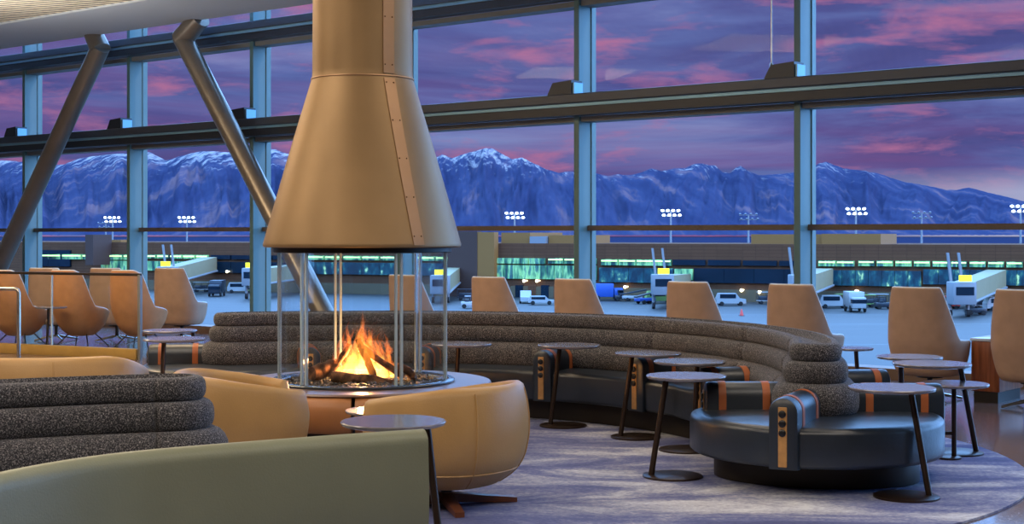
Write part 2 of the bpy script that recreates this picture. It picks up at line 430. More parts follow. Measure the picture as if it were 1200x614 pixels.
def arm(sofa, p, d, l0, l1, z0=0.18, z1=0.60, wdt=0.18, face=True, org=Vector((0,0,0)), nstrap=2):
    """upholstered arm starting l0 from spine point p towards d, ending at l1"""
    d = Vector(d).normalized(); s = Vector((-d.y, d.x)); hw = wdt/2
    def P(u, v, z): q = Vector(p)+d*u+s*v; return (q.x-org.x, q.y-org.y, z)
    def prof(g):
        out = [(-hw-g, z0-0.0), ]
        n = 12; zc = z1-hw
        out = [(hw+g, z0)]
        for i in range(n+1):
            a = PI*i/n; out.append(((hw+g)*math.cos(a), zc+(hw+g)*math.sin(a)))
        out.append((-hw-g, z0)); return out
    def ext(name, us, m, par):
        mb = MB(); vs = []; fs = []
        for u, g in us:
            for v, z in prof(g): vs.append(P(u, v, z))
        k = len(prof(0))
        for i in range(len(us)-1):
            for j in range(k):
                q = (j+1) % k; fs.append((i*k+j, i*k+q, (i+1)*k+q, (i+1)*k+j))
        fs.append(tuple(range(k))); fs.append(tuple(range((len(us)-1)*k, len(us)*k)))
        return mb.add(vs, fs).build(name, m, par)
    ar = ext('armrest', [(l0,-0.012),(l0+0.01,0),(l1-0.035,0),(l1-0.012,-0.006),(l1,-0.028)], M['charcoal_leather'], sofa)
    L_ = l1-l0
    for fr in ((0.22,0.78) if nstrap == 2 else (0.7,)):
        u = l0+L_*fr; ext('strap', [(u-0.024,0.004),(u+0.024,0.004)], M['strap'], ar)
    if face:
        mb = MB(); mb.box(l1-0.005, l1+0.006, -0.026, 0.026, z0+0.015, z1-0.055, 0.003, P); mb.build('wood_inlay', M['inlay'], ar, smooth=False)
        for kz in (0.085, 0.14, 0.195):
            mb = MB(); vs = []; fs = []; n = 16; zz = z1-kz-0.01
            for u, r in ((l1+0.0,0.022),(l1+0.014,0.022),(l1+0.018,0.016)):
                for i in range(n):
                    a = 2*PI*i/n; vs.append(P(u, r*math.cos(a), zz+r*math.sin(a)))
            for k in range(2):
                for i in range(n): fs.append((k*n+i, k*n+(i+1)%n, (k+1)*n+(i+1)%n, (k+1)*n+i))
            fs.append(tuple(range(2*n, 3*n))); fs.append(tuple(range(n)))
            mb.add(vs, fs).build('button', M['button'], ar)
    return ar
def sofa_body(t, sp, org, zs=0.40, seams=(), wseat=(0.60,0.79,0.79), wpl=(0.47,0.64), pcap=0.68):
    S = [p-Vector((org.x, org.y)) for p in sp]
    def wf_back(x):
        k = 1.0
        nn_ = len(S)-1
        for s_ in seams:
            if round(x*nn_) == round(s_*nn_): k -= 0.11
        return k
    a0, a1 = wseat[1]/wseat[0], wseat[2]/wseat[0]
    def wf_seat(x): return 1+(a0-1)*math.exp(-(x/0.07)**2)+(a1-1)*math.exp(-((1-x)/0.07)**2)
    def wf_pl(x): return 1+(wpl[1]/wpl[0]-1)*(math.exp(-(x/0.07)**2)+math.exp(-((1-x)/0.07)**2))
    stadium(MB(), S, seat_prof(wpl[0], 0.013, 0.185, 0.01, 0), wf_pl, 18, pcap).build('plinth', M['plinth'], t)
    stadium(MB(), S, seat_prof(wseat[0], 0.18, zs+0.022, 0.042, 0.008), wf_seat, 18).build('seat', M['charcoal_leather'], t)
    stadium(MB(), S, roll_prof(0.275, zs-0.02, 0.625, 0.13, 0.75), wf_back).build('backrest_roll', M['melange'], t)
    stadium(MB(), S, roll_prof(0.205, 0.605, 0.758, 0.085), wf_back).build('backrest_roll', M['melange'], t)
    stadium(MB(), S, roll_prof(0.165, 0.75, 0.868, 0.065, 0.6, 10, 0.045), wf_back).build('backrest_roll', M['melange'], t)

C0 = (-1.19, 9.6)
def rf(th):
    r = 3.3
    if 25 <= th <= 95: r = 3.3+0.07*math.sin(PI*(th-25)/70)**0.5
    if th < 25: r = 3.3-0.16*((25-th)/32)**1.4
    if th > 95: r = 3.3+0.06*(th-95)/17
    return r
sp = spine_arc(C0, -7.3, 112, rf, 150)
org = Vector((C0[0], C0[1], 0))
so = thing('curved_sofa', 'long curved double-sided charcoal sofa sweeping behind the fire, rounded end at right', 'sofa', org)
sofa_body(so, sp, org, seams=(0.0667,0.24,0.42,0.6,0.78,0.93))
def arcp(th):
    r = rf(th); return (C0[0]+r*math.cos(R(th)), C0[1]+r*math.sin(R(th)))
for th in (17, 38, 58.5, 81, 101):
    arm(so, arcp(th), (-math.cos(R(th)), -math.sin(R(th))), 0.2, 0.635, org=org)
for th in (10, 31):
    arm(so, arcp(th), (math.cos(R(th)), math.sin(R(th))), 0.2, 0.66, org=org)
Np = sp[0]; Lp = sp[-1]
arm(so, Np, (-0.40,-0.87), 0.2, 0.83, org=org)
arm(so, (Np[0]+0.02, Np[1]+0.18), (-1,0.02), 0.2, 0.70, org=org)
arm(so, (Np[0], Np[1]+0.06), (1,0.04), 0.2, 0.83, org=org)
arm(so, Lp, (-1,-0.12), 0.2, 0.72, org=org)

# second sofa in the left foreground
sp2 = []
ctrl = [(-1.65,7.03),(-2.03,6.91),(-2.45,6.72),(-2.95,6.38),(-3.5,5.85),(-4.0,5.2)]
for i in range(len(ctrl)-1):
    for j in range(8):
        f_ = j/8; sp2.append(Vector((ctrl[i][0]*(1-f_)+ctrl[i+1][0]*f_, ctrl[i][1]*(1-f_)+ctrl[i+1][1]*f_)))
sp2 = [a_.lerp(b_2, f_) for a_, b_2 in zip(sp2, sp2[1:]) for f_ in (0, 0.33, 0.67)]
for _ in range(40):
    sp2 = [sp2[0]]+[(sp2[i-1]+sp2[i]*2+sp2[i+1])/4 for i in range(1, len(sp2)-1)]+[sp2[-1]]
org2 = Vector((-2.4,6.6,0))
s2 = thing('curved_sofa', 'charcoal melange sofa back of three stacked rolls at left, behind the tan bench', 'sofa', org2)
sofa_body(s2, sp2, org2, seams=(0.045,0.55), wseat=(0.56,0.60,0.56), wpl=(0.42,0.45))

# ------------------------------------------------------------------ tubs and chairs
def tub(rx, ry, H, Rz, th, seat_z, base_z, ex=1.0, lean=0.0, nphi=128, zrows=16, seatR=0.9):
    vs = []; rows = []
    phis = [2*PI*i/nphi-PI for i in range(nphi)]
    def pt(phi, r, z, off=0.0):
        sx = math.copysign(abs(math.sin(phi))**ex, math.sin(phi)); cy_ = math.copysign(abs(math.cos(phi))**ex, math.cos(phi))
        x = sx*(rx*r-off); y = -cy_*(ry*r-off)
        y -= lean*max(0, z-seat_z)*max(0.0, math.cos(phi))**0.5
        return (x, y, z)
    def row(fn):
        rows.append(len(vs)); 
        for p in phis: vs.append(fn(p))
    row(lambda p: pt(p, 0.001, base_z))
    row(lambda p: pt(p, Rz(base_z)*0.9, base_z))
    for k in range(zrows+1):
        t = k/zrows
        row(lambda p, t=t: pt(p, Rz(base_z+0.01+(H(p)-th/2-base_z-0.01)*t), base_z+0.01+(H(p)-th/2-base_z-0.01)*t))
    for k in range(1, 6):
        a = PI*k/5
        row(lambda p, a=a: pt(p, Rz(H(p)-th/2), H(p)-th/2+th/2*math.sin(a), th/2*(1-math.cos(a))))
    for k in range(1, 7):
        t = k/6
        row(lambda p, t=t: pt(p, Rz(H(p)-th/2+(seat_z-H(p)+th/2)*t), H(p)-th/2+(seat_z-H(p)+th/2)*t, th))
    row(lambda p: pt(p, 0.001, seat_z))
    fs = []
    for k in range(len(rows)-1):
        for i in range(nphi):
            j = (i+1) % nphi; fs.append((rows[k]+i, rows[k]+j, rows[k+1]+j, rows[k+1]+i))
    return MB().add(vs, fs)
def sstep(a, b, x):
    t = max(0, min(1, (x-a)/(b-a))); return t*t*(3-2*t)
def interp(tab, x):
    if x <= tab[0][0]: return tab[0][1]
    for (x0, y0), (x1, y1) in zip(tab, tab[1:]):
        if x <= x1: return y0+(y1-y0)*(x-x0)/(x1-x0)
    return tab[-1][1]
def smoothz(tab):
    return lambda z: sum(interp(tab, z+d) for d in (-0.03,-0.015,0,0.015,0.03))/5
TOPT = 0.715
def Htub(p):
    a = abs(math.degrees(p))
    h = TOPT-0.10*sstep(40, 150, a)
    return h-(h-0.30)*sstep(136, 141, a)
Rtub = smoothz([(0.13,0.55),(0.17,0.72),(0.22,0.85),(0.30,0.95),(0.42,1.0),(0.52,1.0),(0.62,0.975),(0.70,0.93),(0.72,0.90)])
def four_feet(t, m, post, r=0.34, z=0.013, ph=0.16, n=4, rot=0.0):
    MB().lathe([(0.032,z+0.03),(0.032,ph+0.01)], 20).build('post', post, t)
    for k in range(n):
        a = rot+2*PI*k/n; c, s = math.cos(a), math.sin(a)
        def xf(x, y, zz): return (x*c-y*s, x*s+y*c, zz)
        mb = MB(); vs = []
        for x, w, z1 in ((0.0,0.035,0.085),(r*0.5,0.032,0.06),(r,0.026,0.04)):
            for yy, zz in ((-w,z),(w,z),(w,z1),(-w,z1)): vs.append(xf(x, yy, zz if zz > z else (z if x > r*0.9 else z+0.015*(1-x/r))))
        fs = [(0,1,2,3),(8,9,10,11)]+[(b4+i, b4+(i+1)%4, b4+4+(i+1)%4, b4+4+i) for b4 in (0,4) for i in range(4)]
        mb.add(vs, fs).build('foot', m, t, smooth=False)
def tub_chair(loc, rz, label, rx=0.46, ry=0.46, foot=20):
    t = thing('tub_chair', label, 'armchair', loc, rz, 'tan leather tub chairs round the fire')
    s_ = tub(rx, ry, Htub, Rtub, 0.085, 0.30, 0.135, 0.9).build('shell', M['tan'], t, ang=75)
    # piping seam down the shell and round its base
    for ph0 in (R(29), R(-29)):
        pts = []
        for k in range(24):
            z = 0.15+(Htub(ph0)-0.03-0.15)*k/23; r = Rtub(z)+0.004
            sx = math.copysign(abs(math.sin(ph0))**0.9, math.sin(ph0)); cy_ = abs(math.cos(ph0))**0.9
            pts.append((sx*rx*r, -cy_*ry*r, z))
        MB().tube(pts, 0.005, 6).build('seam', M['tan'], s_)
    pts = []
    for k in range(97):
        ph = 2*PI*k/96; z = 0.235; r = Rtub(z)+0.003
        sx = math.copysign(abs(math.sin(ph))**0.9, math.sin(ph)); cy_ = math.copysign(abs(math.cos(ph))**0.9, math.cos(ph))
        pts.append((sx*rx*r, -cy_*ry*r, z))
    MB().tube(pts, 0.005, 6).build('seam', M['tan'], s_)
    MB().lathe([(0.001,0.0),(0.30,0.0),(0.335,0.03),(0.34,0.08),(0.31,0.12),(0.001,0.13)], 40, (0,0.03,0.28)).build('seat_cushion', M['cushion'], t)
    four_feet(t, M['foot_wood'], M['black'], 0.41, rot=R(foot)-rz)
    return t
def face(dx, dy): return math.atan2(dy, dx)-PI/2     # local +Y looks along (dx,dy)
tub_chair((-0.375,8.28,0), face(-0.85,0.62), 'tan leather tub chair right of the fire, its back to the camera', foot=13)
tub_chair((-1.65,8.92,0), face(0.93,0.30), 'tan leather tub chair left of the fire, turned towards the right')

# left rear tan curved settee
def Hset(p):
    a = abs(math.degrees(p)); h = 0.72-0.14*sstep(45, 120, a); return h-(h-0.32)*sstep(134, 140, a)
t = thing('curved_settee', 'low tan curved settee in front of the glass railing at left', 'settee', (-3.30,10.25,0), R(4))
sh = tub(0.72, 0.55, Hset, Rtub, 0.10, 0.32, 0.135, 0.85).build('shell', M['tan'], t, ang=75)
for ph0 in (R(-28), R(12)):
    pts = []
    for k in range(20):
        z = 0.16+(0.69-0.16)*k/19; r = Rtub(z)+0.003
        sx = math.copysign(abs(math.sin(ph0))**0.85, math.sin(ph0)); cy_ = abs(math.cos(ph0))**0.85
        pts.append((sx*0.72*r, -cy_*0.55*r, z))
    MB().tube(pts, 0.004, 6).build('seam', M['tan'], sh)
MB().lathe([(0.40,0.013),(0.42,0.14)], 32).build('plinth', M['plinth'], t)

# foreground tan bench : curved back panel with seat behind it
bp_ = [(-0.355,6.16),(-0.70,5.98),(-1.04,5.78),(-1.30,5.62),(-1.48,5.48),(-1.64,5.28),(-1.76,5.02),(-1.86,4.7)]
Pb = []
for i in range(len(bp_)-1):
    for j in range(5):
        f_ = j/5; Pb.append(Vector((bp_[i][0]*(1-f_)+bp_[i+1][0]*f_, bp_[i][1]*(1-f_)+bp_[i+1][1]*f_)))
Pb.append(Vector(bp_[-1]))
for _ in range(8):
    Pb = [Pb[0]]+[(Pb[i-1]+Pb[i]*2+Pb[i+1])/4 for i in range(1, len(Pb)-1)]+[Pb[-1]]
borg = Vector((-1.1,5.9,0))
t = thing('curved_bench', 'greenish daylit tan leather curved bench back filling the lower left foreground', 'bench', borg)
def sweep_profile(path, prof, name, m, par, endin=0.02):
    n = len(path); k = len(prof); vs = []; fs = []
    for i in range(n):
        d = (path[min(i+1, n-1)]-path[max(i-1, 0)]).normalized(); nn = Vector((d.y, -d.x))
        cen = sum(p[0] for p in prof)/k; cz = sum(p[1] for p in prof)/k
        for u, z in prof:
            q = path[i]+nn*u; vs.append((q.x-borg.x, q.y-borg.y, z))
    for i in range(n-1):
        for j in range(k):
            q = (j+1) % k; fs.append((i*k+j, i*k+q, (i+1)*k+q, (i+1)*k+j))
    fs.append(tuple(range(k))); fs.append(tuple(range((n-1)*k, n*k)))
    return MB().add(vs, fs).build(name, m, par, ang=50)
# u>0 is away from the camera (towards the fire)
prof = [(0.03,0.16),(0.0,0.24),(-0.01,0.45),(0.0,0.64)]+[(0.055-0.055*math.cos(PI*i/8), 0.665+0.055*math.sin(PI*i/8)) for i in range(0, 9)]+[(0.12,0.5),(0.12,0.16)]
sweep_profile(Pb, prof, 'backrest', M['green'], t)
seatp = [(0.115,0.17),(0.115,0.40),(0.30,0.415),(0.44,0.40),(0.47,0.36),(0.46,0.2),(0.43,0.17)]
sweep_profile(Pb, seatp, 'seat', M['green'], t)
sweep_profile(Pb, [(0.06,0.013),(0.06,0.175),(0.38,0.175),(0.38,0.013)], 'plinth', M['plinth'], t)

# ------------------------------------------------------------------ high-back window chairs
def Hhb(rounded):
    def H(p):
        a = abs(math.degrees(p))
        if rounded:
            top = 1.07-0.04*sstep(30,50,a)
            h = top if a < 50 else interp([(50,1.03),(56,0.92),(64,0.72),(74,0.58),(120,0.50)], a)
        else:
            h = 1.065 if a < 40 else interp([(40,1.065),(54,0.85),(68,0.63),(74,0.585),(120,0.55)], a)
        return h-(h-0.40)*sstep(122, 130, a)
    return H
Rsq = smoothz([(0.22,0.72),(0.30,0.86),(0.40,0.94),(0.55,1.0),(0.75,0.97),(1.07,0.90)])
Rrd = smoothz([(0.17,0.40),(0.20,0.55),(0.26,0.72),(0.36,0.87),(0.5,0.97),(0.6,1.0),(0.8,0.98),(1.07,0.88)])
def edge_mesh(rx, ry, H, Rz, ex, lean, seat_z, m, par):
    pts = []
    for i in range(129):
        ph = R(-120+240*i/128); z = H(ph)-0.018; r = Rz(z)
        sx = math.copysign(abs(math.sin(ph))**ex, math.sin(ph)); cy_ = math.copysign(abs(math.cos(ph))**ex, math.cos(ph))
        pts.append((sx*(rx*r-0.018), -cy_*(ry*r-0.018)-lean*max(0, z-seat_z)*max(0, math.cos(ph))**0.5, z+0.012))
    return MB().tube(pts, 0.014, 8).build('piping', m, par)
M['piping'] = mat('window_lit_piping', (214,214,210), 0.5)  # window light on the shell edges, put in as a pale tone
def highback(loc, rz, label, rounded=False, group='high-backed tan chairs along the window'):
    t = thing('lounge_chair', label, 'chair', loc, rz, group)
    if rounded:
        s_ = tub(0.335,0.43,Hhb(True),Rrd,0.036,0.40,0.165,0.85,0.20,128,22).build('shell', M['orangeback'], t, ang=80)
        edge_mesh(0.335,0.43,Hhb(True),Rrd,0.85,0.20,0.40,M['piping'],s_)
        for sx in (-1,1):
            for sy in (-1,1):
                MB().tube([(sx*0.14,sy*0.10,0.19),(sx*0.27,sy*0.25,0.0)], 0.009, 8).build('leg', M['black'], t)
    else:
        s_ = tub(0.355,0.33,Hhb(False),Rsq,0.036,0.40,0.24,0.72,0.20,128,22).build('shell', M['chairback'], t, ang=80)
        edge_mesh(0.355,0.33,Hhb(False),Rsq,0.72,0.20,0.40,M['piping'],s_)
        MB().lathe([(0.12,0.215),(0.12,0.24)], 20).build('seat_plate', M['black'], t)
        MB().lathe([(0.026,0.06),(0.026,0.22)], 16).build('post', M['black'], t)
        for k in range(4):
            a = PI/4+PI/2*k
            MB().tube([(0.03*math.cos(a),0.03*math.sin(a),0.07),(0.32*math.cos(a),0.32*math.sin(a),0.015)], 0.014, 8, rr=[0.02,0.012]).build('foot', M['steel'], t)
    MB().lathe([(0.001,0.0),(0.25,0.0),(0.27,0.03),(0.25,0.06),(0.001,0.07)], 32, (0,0.03,0.39)).build('seat_cushion', M['orangeback'] if rounded else M['chairback'], t)
    return t
def rowp(x_, D): return (X(x_, D), D, 0)
out_dir = face(0.631, 0.776)
R0 = Vector((3.73,13.75)); 
def rowt(t): p = R0+U*(t-0.24); return (p.x, p.y, 0)
first = highback(rowt(0), out_dir+R(3), 'tan high-backed window chair left of the walnut side cabinet')
labs = [(-0.98,'tan high-backed window chair cut by the right edge, beyond the walnut cabinet'),
        (1.28,'tan high-backed window chair behind the sofa\'s rounded right end'),
        (2.46,'tan high-backed window chair above the three clustered sofa tables'),
        (3.93,'tan high-backed window chair between the second and third sofa tables, left of the thick mullion'),
        (5.13,'tan high-backed window chair just right of the fireplace hood'),
        (6.45,'tan high-backed window chair seen through the fire glass'),
        ]
for t_, lb in labs: dup(first, rowt(t_), out_dir+R(3), lb)
labs2 = [((213,21.2),'tan high-backed window chair left of the slanted column, rightmost of the left cluster',(0.28,0.96)),
         ((66,21.3),'small-looking far tan high-backed chair between the first two orange shell chairs',(0.2,0.98)),
         ((137,21.2),'small-looking far tan high-backed chair between the second and third orange shell chairs',(0.2,0.98))]
for (px, D), lb, dr in labs2: dup(first, rowp(px, D), face(*dr), lb)
g2 = 'orange tan shell chairs behind the glass railing'
rch = highback(rowp(24,20.0), face(0.30,0.95), 'orange tan shell chair behind the steel handrail, leftmost', True, g2)
dup(rch, rowp(96,20.0), face(0.30,0.95), 'orange tan shell chair behind the middle of the glass railing')
dup(rch, rowp(165,19.9), face(0.30,0.95), 'orange tan shell chair behind the end post of the glass railing')

# ------------------------------------------------------------------ tables
def side_table(top, base, ztop=0.64, rt=0.255, rb=0.19, leg_a=None, label='', group='small round pedestal tables', m=None, vertical=False):
    t = thing('side_table', label, 'table', (base[0], base[1], 0.012), 0, group)
    dx, dy = top[0]-base[0], top[1]-base[1]
    MB().lathe([(rt-0.02,-0.022),(rt-0.004,-0.016),(rt,-0.004),(rt-0.004,0.0),(0.001,0.0)], 56, (dx,dy,ztop)).build('tabletop', m or M['table_top'], t)
    MB().lathe([(rb,0.0),(rb,0.010),(rb-0.008,0.014),(0.001,0.014)], 48).build('base', M['table_metal'], t)
    if vertical:
        MB().tube([(dx,dy,0.01),(dx,dy,ztop-0.02)], 0.017, 14).build('leg', M['table_metal'], t)
        MB().tube([(dx-0.12,dy,0.17),(dx,dy,0.17)], 0.013, 10).build('crossbar', M['table_metal'], t)
    else:
        lb_, lt = leg_a
        MB().tube([(lb_[0]-base[0],lb_[1]-base[1],0.008),(lt[0]-base[0],lt[1]-base[1],ztop-0.015)], 0.019, 14).build('leg', M['table_metal'], t)
    return t
def tb(topx, topD, basex, baseD, legbx, legtx, label, **k):
    side_table((X(topx,topD),topD), (X(basex,baseD),baseD), leg_a=((X(legbx,baseD),baseD),(X(legtx,topD),topD)), label=label, **k)
tb(667,11.7,660,11.66,645,656,ztop=0.652,label='round pedestal table in front of the buttoned sofa arm, leftmost of the right group')
tb(760,11.05,745,11.0,727,741,'round pedestal table between the sofa and the pair of overlapping tables')
tb(808,10.33,803,10.35,813,817,'round pedestal table at the back of the overlapping pair')
tb(804,9.27,788,9.22,763,781,'round pedestal table at the front of the overlapping pair')
tb(1045,8.56,1062,8.50,1089,1067,'round pedestal table in front of the sofa\'s rounded end at right')
tb(1092,10.15,1120,10.22,1144,1125,'round pedestal table behind the low blue-lit one at far right', rt=0.27)
side_table((X(1118,10.0),10.0), (X(1110,10.0),9.98), 0.515, 0.235, 0.09, label='lower round table with blue-lit top at far right', vertical=True)
tb(1066,10.72,1040,10.9,1056,1056,'round table whose dark top edge peeks out left behind the right table group', rt=0.24)
tb(541,12.0,534,12.0,533,537,'round pedestal table just right of the fire glass')
tb(204,11.95,196,11.85,189,192,'round pedestal table in front of the far left sofa armrest', ztop=0.685)
tb(199,13.75,215,13.8,228,226,'round pedestal table behind another at the far left sofa end', ztop=0.635)
tb(461,7.0,487,6.95,517,500,'near round table with glossy top behind the tan bench tip')
side_table((X(449,8.98),8.98), (X(449,8.98),8.98), 0.455, 0.235, 0.15, label='low round table glowing orange from the fire, half hidden by tub chair', vertical=True)
# window-side tables
tb(1001,13.0,1005,13.1,1007,1003,'round white-lit table beside the window chair behind the sofa end', ztop=0.525, rt=0.17, rb=0.12)
tb(60,19.3,56,19.3,55,57,'small round table between the orange shell chairs', ztop=0.58, rt=0.21, rb=0.14)
# walnut cabinet
ca = math.atan2(U.y, U.x)
t = thing('side_cabinet', 'walnut side cabinet with white top beside the right window chair', 'cabinet', (4.47,13.3,0), ca)
def lx(x, y, z): return (x, y, z)
MB().box(0.0,0.27,-0.62,0.0,0.10,0.565,0.012).build('body', M['walnut'], t)
MB().box(0.02,0.25,-0.58,-0.02,0.0,0.10).build('plinth', M['plinth'], t, smooth=False)
MB().box(-0.006,0.276,-0.626,0.006,0.565,0.592,0.004).build('top', M['white_top'], t)

# ------------------------------------------------------------------ glass railing
ra = Vector((X(164,18.0),18.0)); rb_ = Vector((X(-40,19.3),19.3))
d = (rb_-ra); Lr = d.length; an = math.atan2(d.y, d.x)
t = thing('glass_railing', 'glass railing with bronze top rail and brass kick plate at far left', 'railing', (ra.x, ra.y, 0), an)
MB().box(-0.02,0.02,-0.025,0.025,0,1.05,0.005).build('post', M['beam_trim'], t)
MB().box(-0.02,Lr,-0.02,0.02,1.035,1.07,0.006).build('top_rail', M['plinth'], t)
MB().box(0.03,Lr,-0.045,0.045,0,0.13,0.005).build('kick_plate', M['brass'], t)
MB().box(0.04,1.43,-0.008,0.008,0.13,1.03).build('glass_panel', M['railglass'], t, smooth=False)
MB().box(1.45,Lr,-0.008,0.008,0.13,1.03).build('glass_panel', M['railglass'], t, smooth=False)
MB().box(1.432,1.448,-0.01,0.01,0.13,1.03).build('panel_joint', M['glassedge'], t, smooth=False)
p0 = Vector((X(22,17.8),17.8,0))
t = thing('handrail', 'bent stainless handrail standing in front of the glass railing at far left', 'handrail', p0)
MB().tube([(0,0,0.01),(0,0,0.84),(-0.015,0.0,0.872),(-0.05,0,0.885),(-0.6,0.1,0.885)], 0.024, 16).build('rail', M['steel'], t)
MB().lathe([(0.055,0.0),(0.055,0.012),(0.03,0.02)], 24).build('base_flange', M['steel'], t)

# ------------------------------------------------------------------ fireplace
FX, FY = X(425,10.3), 10.3
hr = thing('round_hearth', 'round hearth with cognac leather sides and pale stone rim under the fire', 'fireplace', (FX,FY,0))
MB().lathe([(0.72,0.013),(0.72,0.30)], 64).build('plinth', M['plinth'], hr)
for k in range(6):
    a0 = R(-88+60*k+0.8); a1 = R(-88+60*k+59.2); mb = MB(); vs = []; fs = []
    pr = [(0.74,0.26),(0.90,0.255),(0.925,0.275),(0.945,0.33),(0.95,0.40),(0.94,0.46),(0.915,0.487),(0.87,0.494),(0.74,0.494)]
    n = 20
    for i in range(n+1):
        a = a0+(a1-a0)*i/n; ee = 1-0.018*max(0, 1-min(i, n-i)/1.5)
        for r, z in pr: vs.append((r*ee*math.cos(a), r*ee*math.sin(a), z))
    q = len(pr)
    for i in range(n):
        for j in range(q): fs.append((i*q+j, i*q+(j+1)%q, (i+1)*q+(j+1)%q, (i+1)*q+j))
    fs.append(tuple(range(q))); fs.append(tuple(range(n*q, n*q+q)))
    mb.add(vs, fs).build('leather_pad', M['pad'], hr)
MB().lathe([(0.60,0.47),(0.905,0.492),(0.915,0.50),(0.905,0.512),(0.60,0.512)], 96).build('stone_rim', M['coping'], hr)
MB().lathe([(0.001,0.49),(0.645,0.49),(0.655,0.525),(0.645,0.532),(0.61,0.532),(0.605,0.515),(0.585,0.515),(0.58,0.525),(0.57,0.525),(0.56,0.512),(0.001,0.512)], 96).build('burner_tray', M['tray'], hr)
# gravel
random.seed(3); mb = MB()
for i in range(900):
    r = 0.55*math.sqrt(random.random()); a = random.random()*2*PI; s_ = 0.007+0.009*random.random()
    mb.sphere((r*math.cos(a), r*math.sin(a), 0.512+s_*0.5), s_, 0.75, 6, 4)
g = mb.build('fire_gravel', M['gravel'], None, loc=(FX,FY,0)); tag(g, 'bed of dark glassy gravel under the logs', 'gravel', kind='stuff')
# glass screen
gs = thing('glass_screen', 'tall curved glass panels standing in a ring around the fire', 'glass screen', (FX,FY,0.53))
angs = [(-178,-128),(-124,-62),(-58,-6),(-2,50),(54,112),(116,178)]
for a0, a1 in angs:
    vs = []; fs = []; n = 20
    for i in range(n+1):
        a = R(a0+(a1-a0)*i/n)
        for r, z in ((0.585,0.0),(0.597,0.0),(0.597,0.893),(0.585,0.893)): vs.append((r*math.cos(a), r*math.sin(a), z))
    for i in range(n):
        for j in range(4): fs.append((i*4+j, i*4+(j+1)%4, (i+1)*4+(j+1)%4, (i+1)*4+j))
    gp = MB().add(vs, fs).build('glass_panel', M['fireglass'], gs)
    for ae in (a0, a1):
        a = R(ae); c, s_ = math.cos(a), math.sin(a)
        MB().box(0.580,0.602,-0.008,0.008,0,0.893,0.002, lambda x,y,z: (x*c-y*s_, x*s_+y*c, z)).build('polished_edge', M['glassedge'], gp, smooth=False)
# hood
hd = thing('fireplace_hood', 'tall bronze conical flue hood hanging over the round fire', 'fireplace hood', (FX,FY,1.46))
def hz(z): return z-1.46
def hood_r(z): return interp([(1.46,0.695),(1.475,0.70),(2.60,0.375),(2.70,0.355),(5.0,0.345)], z)
prof = [(0.64,hz(1.475)),(0.69,hz(1.462)),(0.698,hz(1.468)),(0.70,hz(1.48))]
for k in range(24):
    z = 1.49+(2.64-1.49)*(k/23)
    r = 0.698+(0.362-0.698)*((k/23))
    prof.append((r+0.004*math.sin(PI*k/23), hz(z)))
prof += [(0.357,hz(2.66)),(0.355,hz(2.70)),(0.350,hz(3.4)),(0.347,hz(5.0))]
MB().lathe(prof, 96).build('hood_shell', M['hood'], hd)
MB().lathe([(0.363,hz(2.642)),(0.366,hz(2.648)),(0.363,hz(2.654))], 96).build('joint_band', M['hood_strip'], hd)
def hr_at(z): 
    if z < 2.64: return 0.698+(0.362-0.698)*max(0, (z-1.49)/(2.64-1.49))+0.004*math.sin(PI*min(1, max(0, (z-1.49)/1.15)))
    return interp([(2.64,0.362),(2.70,0.355),(3.4,0.350),(5,0.347)], z)
def seam_a(z): return R(interp([(1.48,-55.0),(2.64,-61.0)], z))
for nm, z0, z1 in (('seam_strip',1.48,2.63),('seam_strip',2.665,4.9)):
    vs = []; fs = []; n = 30
    for i in range(n+1):
        z = z0+(z1-z0)*i/n; r = hr_at(z); 
        wdt = 0.085; aw = wdt/r/2; ac = seam_a(z)
        a0 = ac+0.0; 
        for rr_, aa in ((r-0.004, a0-0.0),(r+0.007,a0),(r+0.007,a0+2*aw),(r-0.004,a0+2*aw)):
            vs.append((rr_*math.cos(aa), rr_*math.sin(aa), hz(z)))
    for i in range(n):
        for j in range(4): fs.append((i*4+j, i*4+(j+1)%4, (i+1)*4+(j+1)%4, (i+1)*4+j))
    fs.append((0,1,2,3)); fs.append((n*4,n*4+1,n*4+2,n*4+3))
    st = MB().add(vs, fs).build(nm, M['hood_strip'], hd, ang=60)
    zr = z0+0.06
    while zr < min(z1, 3.3):
        r = hr_at(zr)+0.006
        for da in (0.014/r, 0.071/r):
            a = seam_a(zr)+da
            MB().sphere((r*math.cos(a), r*math.sin(a), hz(zr)), 0.006, 1, 10, 6).build('rivet', M['rivet'], st)
        zr += 0.265 if z0 < 2 else 0.33
MB().lathe([(0.585,hz(1.425)),(0.625,hz(1.425)),(0.63,hz(1.43)),(0.63,hz(1.474)),(0.60,hz(1.474)),(0.60,hz(1.45)),(0.585,hz(1.45))], 96).build('black_ring', M['black'], hd)
